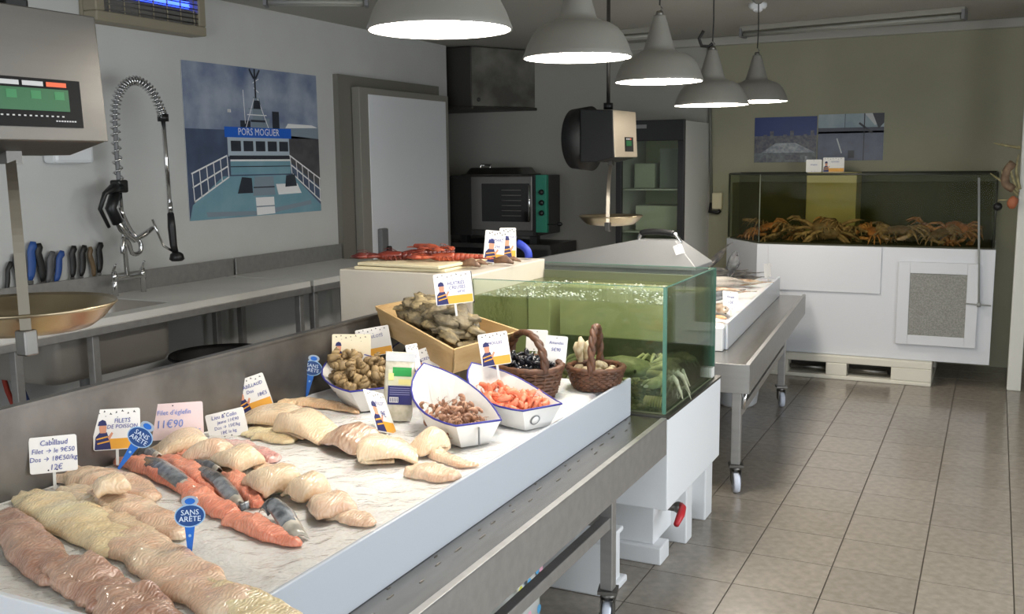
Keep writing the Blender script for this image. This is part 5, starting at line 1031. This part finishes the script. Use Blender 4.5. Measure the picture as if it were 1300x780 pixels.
# ------------------------------------------------------------------ seasoning bag
bp_ = (at(488, 532, z=ZI+.005)+at(521, 536, z=ZI+.005))/2
t = thing('seasoning_bag', 'clear bag of pale grains with green and navy label', 'bag', tuple(bp_), None, (-.16, .10, math.atan2(-bp_.x, bp_.y)+.10))
c = MB(); hwid = .052
for_r = [(0, .046, .022), (.02, .05, .03), (.06, .051, .028), (.12, .051, .02), (.17, .05, .012), (.20, .05, .004), (.232, .052, .002)]
c.loft([[(a*math.copysign(abs(math.cos(q))**.7, math.cos(q)), b*math.copysign(abs(math.sin(q))**.8, math.sin(q)), z) for q in [2*PI*j/24 for j in range(24)]] for z, a, b in for_r])
c.local('pouch', mat('clear pouch', (204, 198, 180), .12, col2=(186, 180, 160), nscale=60, coat=1, bump=.3, bscale=30), t)
def bagq(mb, x0, x1, z0, z1, mi, o=0):
    n = 6
    for i in range(n):
        za_, zb_ = z0+(z1-z0)*i/n, z0+(z1-z0)*(i+1)/n
        def yb(z): 
            for (a, _, b), (c_, _, d) in zip(for_r, for_r[1:]):
                if a <= z <= c_: return -(b+(d-b)*(z-a)/(c_-a))-.001-o
            return -.004
        mb.add([(x0, yb(za_), za_), (x1, yb(za_), za_), (x1, yb(zb_), zb_), (x0, yb(zb_), zb_)], [(0, 1, 2, 3)], False, mi)
c = MB(); bagq(c, -.040, .042, .055, .118, 0); bagq(c, -.040, .042, .118, .172, 1, .0); bagq(c, -.026, .038, .150, .180, 2, .001); bagq(c, -.006, .040, .122, .140, 3, .001); bagq(c, -.034, -.004, .062, .080, 4, .001)
for k in range(4): bagq(c, -.034, .034, .088+k*.007, .090+k*.007, 5, .001)
bagq(c, -.040, -.022, .135, .160, 3, .0015); bagq(c, -.05, .05, .20, .228, 6, .001)
for k in range(7): bagq(c, -.032+k*.004, -.030+k*.004, .064, .078, 0, .002)
c.local('bag_label', [mat('label navy', (44, 46, 104), .3), mat('label pale', (200, 198, 170), .3), mat('label green', (44, 140, 70), .3), mat('label yellow', (214, 206, 140), .3), CARD, mat('label lines', (150, 150, 190), .3), mat('bag seal', (196, 198, 200), .2)], t)
# ------------------------------------------------------------------ price cards and picks
def card(P, w_, h, yaw, tilt, roll, label, kind, lines, group=None, off=0.0, cardm=None, stake=.045):
    t = thing('price_card', label, 'price card', tuple(P), group, (-tilt, roll, yaw))
    pl = [(x-w_/2, y) for x, y in rr(0, w_, 0, h, .006, 3)]
    MB().prism(pl, -.0005, .0012, M=Matrix(((1, 0, 0, 0), (0, 0, 1, 0), (0, 1, 0, 0), (0, 0, 0, 1)))).local('card', cardm or (CARD if kind != 'pink' else CARDP), t)
    if stake: MB().box(-.004, .004, .0015, .0045, -stake, h*.4).local('holder', mat('clear holder', (214, 214, 210), .2), t)
    if kind == 'art':
        c = MB(); s = h/.11
        def q(pts, mi, lay): c.add([(x*s-w_/2, -.0008-.0003*lay, z*s) for x, z in pts], [tuple(range(len(pts)))], False, mi)
        W_ = w_/s
        q([(.042, .002), (W_-.002, .002), (W_-.002, .030), (.036, .030)], 0, 0)
        q([(.003, .002), (.044, .002), (.040, .030), (.034, .048), (.018, .050), (.006, .036)], 1, 1)
        q([(.017, .046), (.032, .046), (.034, .062), (.030, .070), (.018, .070), (.015, .060)], 2, 2); q([(.012, .066), (.035, .066), (.032, .078), (.024, .082), (.015, .077)], 1, 3)
        q([(.008, .028), (.036, .034), (.036, .038), (.008, .032)], 0, 2); q([(.010, .016), (.040, .022), (.040, .026), (.010, .020)], 0, 2); q([(.040, .026), (.050, .044), (.046, .048), (.036, .034)], 2, 2)
        for k in range(7):
            x = .012+k*.0125*W_/.1; z = .098+.004*math.sin(k*2.1); q([(x, z), (x+.005, z+.001), (x+.003, z+.006)], 3, 1); q([(x+.004, z-.012*(k % 2)), (x+.007, z-.011*(k % 2)), (x+.005, z+.003-.012*(k % 2))], 3, 1)
        c.local('print', [ORANGE, NAVY, SKIN, INKK], t)
    else:
        c = MB()
        for x, z in ((0, h-.008), (-w_*.12, .007), (w_*.06, .007)): c.lathe([(0, 0), (.0022, 0)], 8, 0, Matrix.Translation((x, -.0008, z)) @ Matrix.Rotation(PI/2, 4, 'X'))
        c.local('print', INKK, t)
    if lines:
        c = MB()
        for body, sz, cx, cz in lines: text(c, body, sz*h, cx*w_, cz*h, -.0022, 0, None, .12, .9)
        c.local('lettering', INKL if kind == 'pink' else INKB, t)
    return t
def camyaw(P, d=0): return math.atan2(-P.x, P.y)+d
def stand(px, py, z=None, y=None, up=0): 
    P = at(px, py, z=z) if z is not None else at(px, py, y=y); return P
P = at(69, 600, x=-2.25); card(P, .118, .098, camyaw(P, .05), .20, .04, 'white card handwritten Cabillaud, leftmost of the cards by the fillets', 'plain', [('Cabillaud', .21, .02, .82), ('Filet \u2192 le 9\u20ac50', .19, .0, .60), ('Dos \u2192 18\u20ac50/kg', .19, .0, .38), ('12\u20ac', .22, .05, .14)])
P = at(149, 571, x=-2.25); card(P, .128, .118, camyaw(P, .05), .25, .06, 'illustrated Filets de Poisson card behind the first blue pick', 'art', [('FILETS', .15, .12, .70), ('DE POISSON', .14, .12, .56)])
P = at(221, 558, x=-2.25); card(P, .178, .112, camyaw(P, .0), .22, .02, 'pinkish card with pale blue handwriting between two white cards', 'pink', [("Filet d'\u00e9glefin", .19, .02, .74), ('11\u20ac90', .30, -.06, .42), ('\u20ac/kg', .17, .36, .22)])
P = at(292, 556, x=-2.18); card(P, .122, .088, camyaw(P, .0), .25, -.17, 'white card in handwritten navy ink below the orange-cornered card', 'plain', [('Lieu & Colin', .20, -.02, .83), ('jaune 11\u20ac90', .17, .05, .63), ('Dos \u2192 15\u20ac/kg', .17, .0, .43), ('18\u20ac le kg', .17, .0, .23)])
P = at(326, 522, x=-2.25); card(P, .122, .120, camyaw(P, -.05), .25, -.30, 'tilted orange-cornered card standing behind the folded fillets', 'art', [('CABILLAUD', .14, .08, .74), ('Dos', .14, .0, .58), ('18\u20ac5', .15, .30, .42)])
P = at(446, 462, x=-2.22); card(P, .150, .115, camyaw(P, .1), .15, .06, 'cream illustrated card standing in the whelk tray', 'art', [], cardm=CARDC)
P = at(478, 452, x=-2.2); card(P, .135, .115, camyaw(P, .0), .2, -.15, 'illustrated card behind the cream one, over the winkles', 'art', [('BULOTS', .15, .08, .68)])
P = at(578, 386, z=1.13); card(P, .138, .115, camyaw(P, .0), .1, -.10, 'illustrated card standing behind the oyster crate', 'art', [('HUITRES', .16, .08, .66), ('CREUSES', .15, .1, .52), ('6\u20ac50', .12, .2, .38)])
MB().box(.066, .072, .001, .02, -.004, .112).local('holder', RUBBER, [o for o in bpy.data.objects if o.get('label') == 'illustrated card standing behind the oyster crate'][0])
P = at(631, 464, z=.94); card(P, .105, .115, camyaw(P, -.1), .15, -.16, 'illustrated card leaning at the handle of the mussel basket', 'art', [('MOULES', .13, .05, .68)], stake=.15)
P = at(552, 480, z=.84); card(P, .13, .120, camyaw(P, .0), .2, -.30, 'spotted white card behind the brown shrimp boat', 'art', [('CREVETTES', .13, .06, .66)])
P = at(531, 490, z=.86); card(P, .10, .15, camyaw(P, 1.15), .2, .1, 'card seen nearly edge-on at the side of the brown shrimp boat', 'art', [('GRISES', .1, .05, .7)])
P = at(492, 550, z=ZI+.012); card(P, .125, .150, camyaw(P, 1.0), .55, .35, 'narrow leaning card beside the seasoning bag, orange at its foot', 'art', [('BULOT', .12, .06, .7), ('9\u20ac', .2, .1, .45)])
P = at(681, 446, z=.90); card(P, .085, .085, camyaw(P, .0), .1, .05, 'blank white card under the handle of the mussel basket', 'plain', [])
P = at(704, 462, z=.89); card(P, .085, .105, camyaw(P, .2), .1, .12, 'white handwritten card in the clam basket', 'plain', [('Amandes', .16, .0, .75), ('5\u20ac90', .18, .0, .5)])
P = at(626, 334, z=1.18); card(P, .095, .15, camyaw(P, .0), .12, .10, 'first tall price card beside the lobsters, above the glass tank', 'art', [('HOMARD', .12, .06, .70), ('29\u20ac', .12, .15, .5)])
P = at(645, 329, z=1.18); P.y = min(P.y, 4.4); card(P, .08, .15, camyaw(P, .15), .1, .02, 'second tall price card behind the first, by the blue glove', 'art', [('TOURTEAU', .10, .04, .70)])
P = m2(-.225, .78, .80); card(P, .10, .11, .75, .35, .15, 'plain white price card lying among the fish on the far counter', 'plain', [('Rouget', .16, 0, .7), ('12\u20ac', .2, 0, .4)])
P = m2(-.24, 2.45, .80); card(P, .10, .10, 1.3, .1, 0, 'small white card at the far end of the far counter', 'plain', [])
P = Vector((-1.52, 5.26, 1.10)); card(P, .05, .09, .3, .1, -.35, 'small white card leaning on the lidded box roof', 'plain', [])
P = Vector((-1.31, 8.2, 1.536)); card(P, .12, .10, .1, .08, 0, 'plain white card on top of the yellow filter column', 'plain', [('Araign\u00e9e', .16, 0, .6)])
P = Vector((-1.16, 8.2, 1.536)); card(P, .16, .115, .1, .08, 0, 'illustrated card on top of the yellow filter column', 'art', [('TOURTEAU', .12, .06, .7)])
def pick(P, top, label, yaw_d=0, s=1.0):
    """blue plastic pick: spike foot at P, leaning so that its head reaches top"""
    d = (top-P); L = d.length; yaw = camyaw(P, yaw_d); z = d.normalized(); fx = Vector((math.cos(yaw), math.sin(yaw), 0)); x = (fx-z*fx.dot(z)).normalized(); y = z.cross(x)
    t = thing('blue_pick', label, 'label pick', tuple(P), 'blue boneless-fish picks'); t.rotation_euler = Matrix((x, y, z)).transposed().to_euler()
    Mx = Matrix(((1, 0, 0, 0), (0, 0, 1, 0), (0, 1, 0, 0), (0, 0, 0, 1))); k = L/.135
    MB().prism([(-.0035*k, -.01), (.0035*k, -.01), (.012*k, .07*k), (-.012*k, .07*k)], -.0012, .0012, M=Mx).local('spike', PICKB, t)
    def ov(cx, cz, rx, rz_, n=28): return [(cx+rx*math.cos(2*PI*j/n), cz+rz_*math.sin(2*PI*j/n)) for j in range(n)]
    MB().prism(ov(0, .093*k, .036*k, .028*k), -.0018, .0014, M=Mx).local('oval_edge', mat('pick edge', (150, 186, 220), .35), t); MB().prism(ov(0, .093*k, .033*k, .025*k), -.0026, -.0010, M=Mx).local('oval', PICKD, t)
    MB().prism(ov(0, .128*k, .020*k, .013*k), -.0012, .0010, M=Mx).local('tab_edge', mat('pick tab', (176, 190, 206), .35, trans=.3), t); MB().prism(ov(0, .128*k, .012*k, .0075*k), -.0020, -.0008, M=Mx).local('tab', PICKB, t)
    MB().prism(ov(0, .045*k, .0035*k, .0035*k, 12), -.0018, -.0010, M=Mx).local('rivet', mat('pick edge', (150, 186, 220), .35), t)
    c = MB(); text(c, 'SANS', .018*k, 0, .101*k, -.0032); text(c, 'AR\u00caTE', .018*k, 0, .085*k, -.0032); c.local('lettering', mat('pick letters', (214, 228, 244), .4), t)
def headpt(P, px, py):                       # the point on that sight line at the same distance as P
    d = (at(px, py, z=0)-Vector((0, 0, CH))); n = Vector((P.x, P.y, 0)).normalized(); k = (Vector((P.x, P.y, 0)).dot(n)+.02)/d.dot(n); return Vector((0, 0, CH))+d*k
P = at(241, 704, z=ZI+.012); pick(P, headpt(P, 241, 633), 'blue oval Sans Arete pick standing alone before the salmon')
P = at(153, 592, z=ZI+.03); pick(P, headpt(P, 189, 539), 'blue oval Sans Arete pick leaning in front of the illustrated card')
P = at(390, 500, z=ZI+.012); pick(P, headpt(P, 399, 453), 'blue oval pick at the back beside the whelk tray')
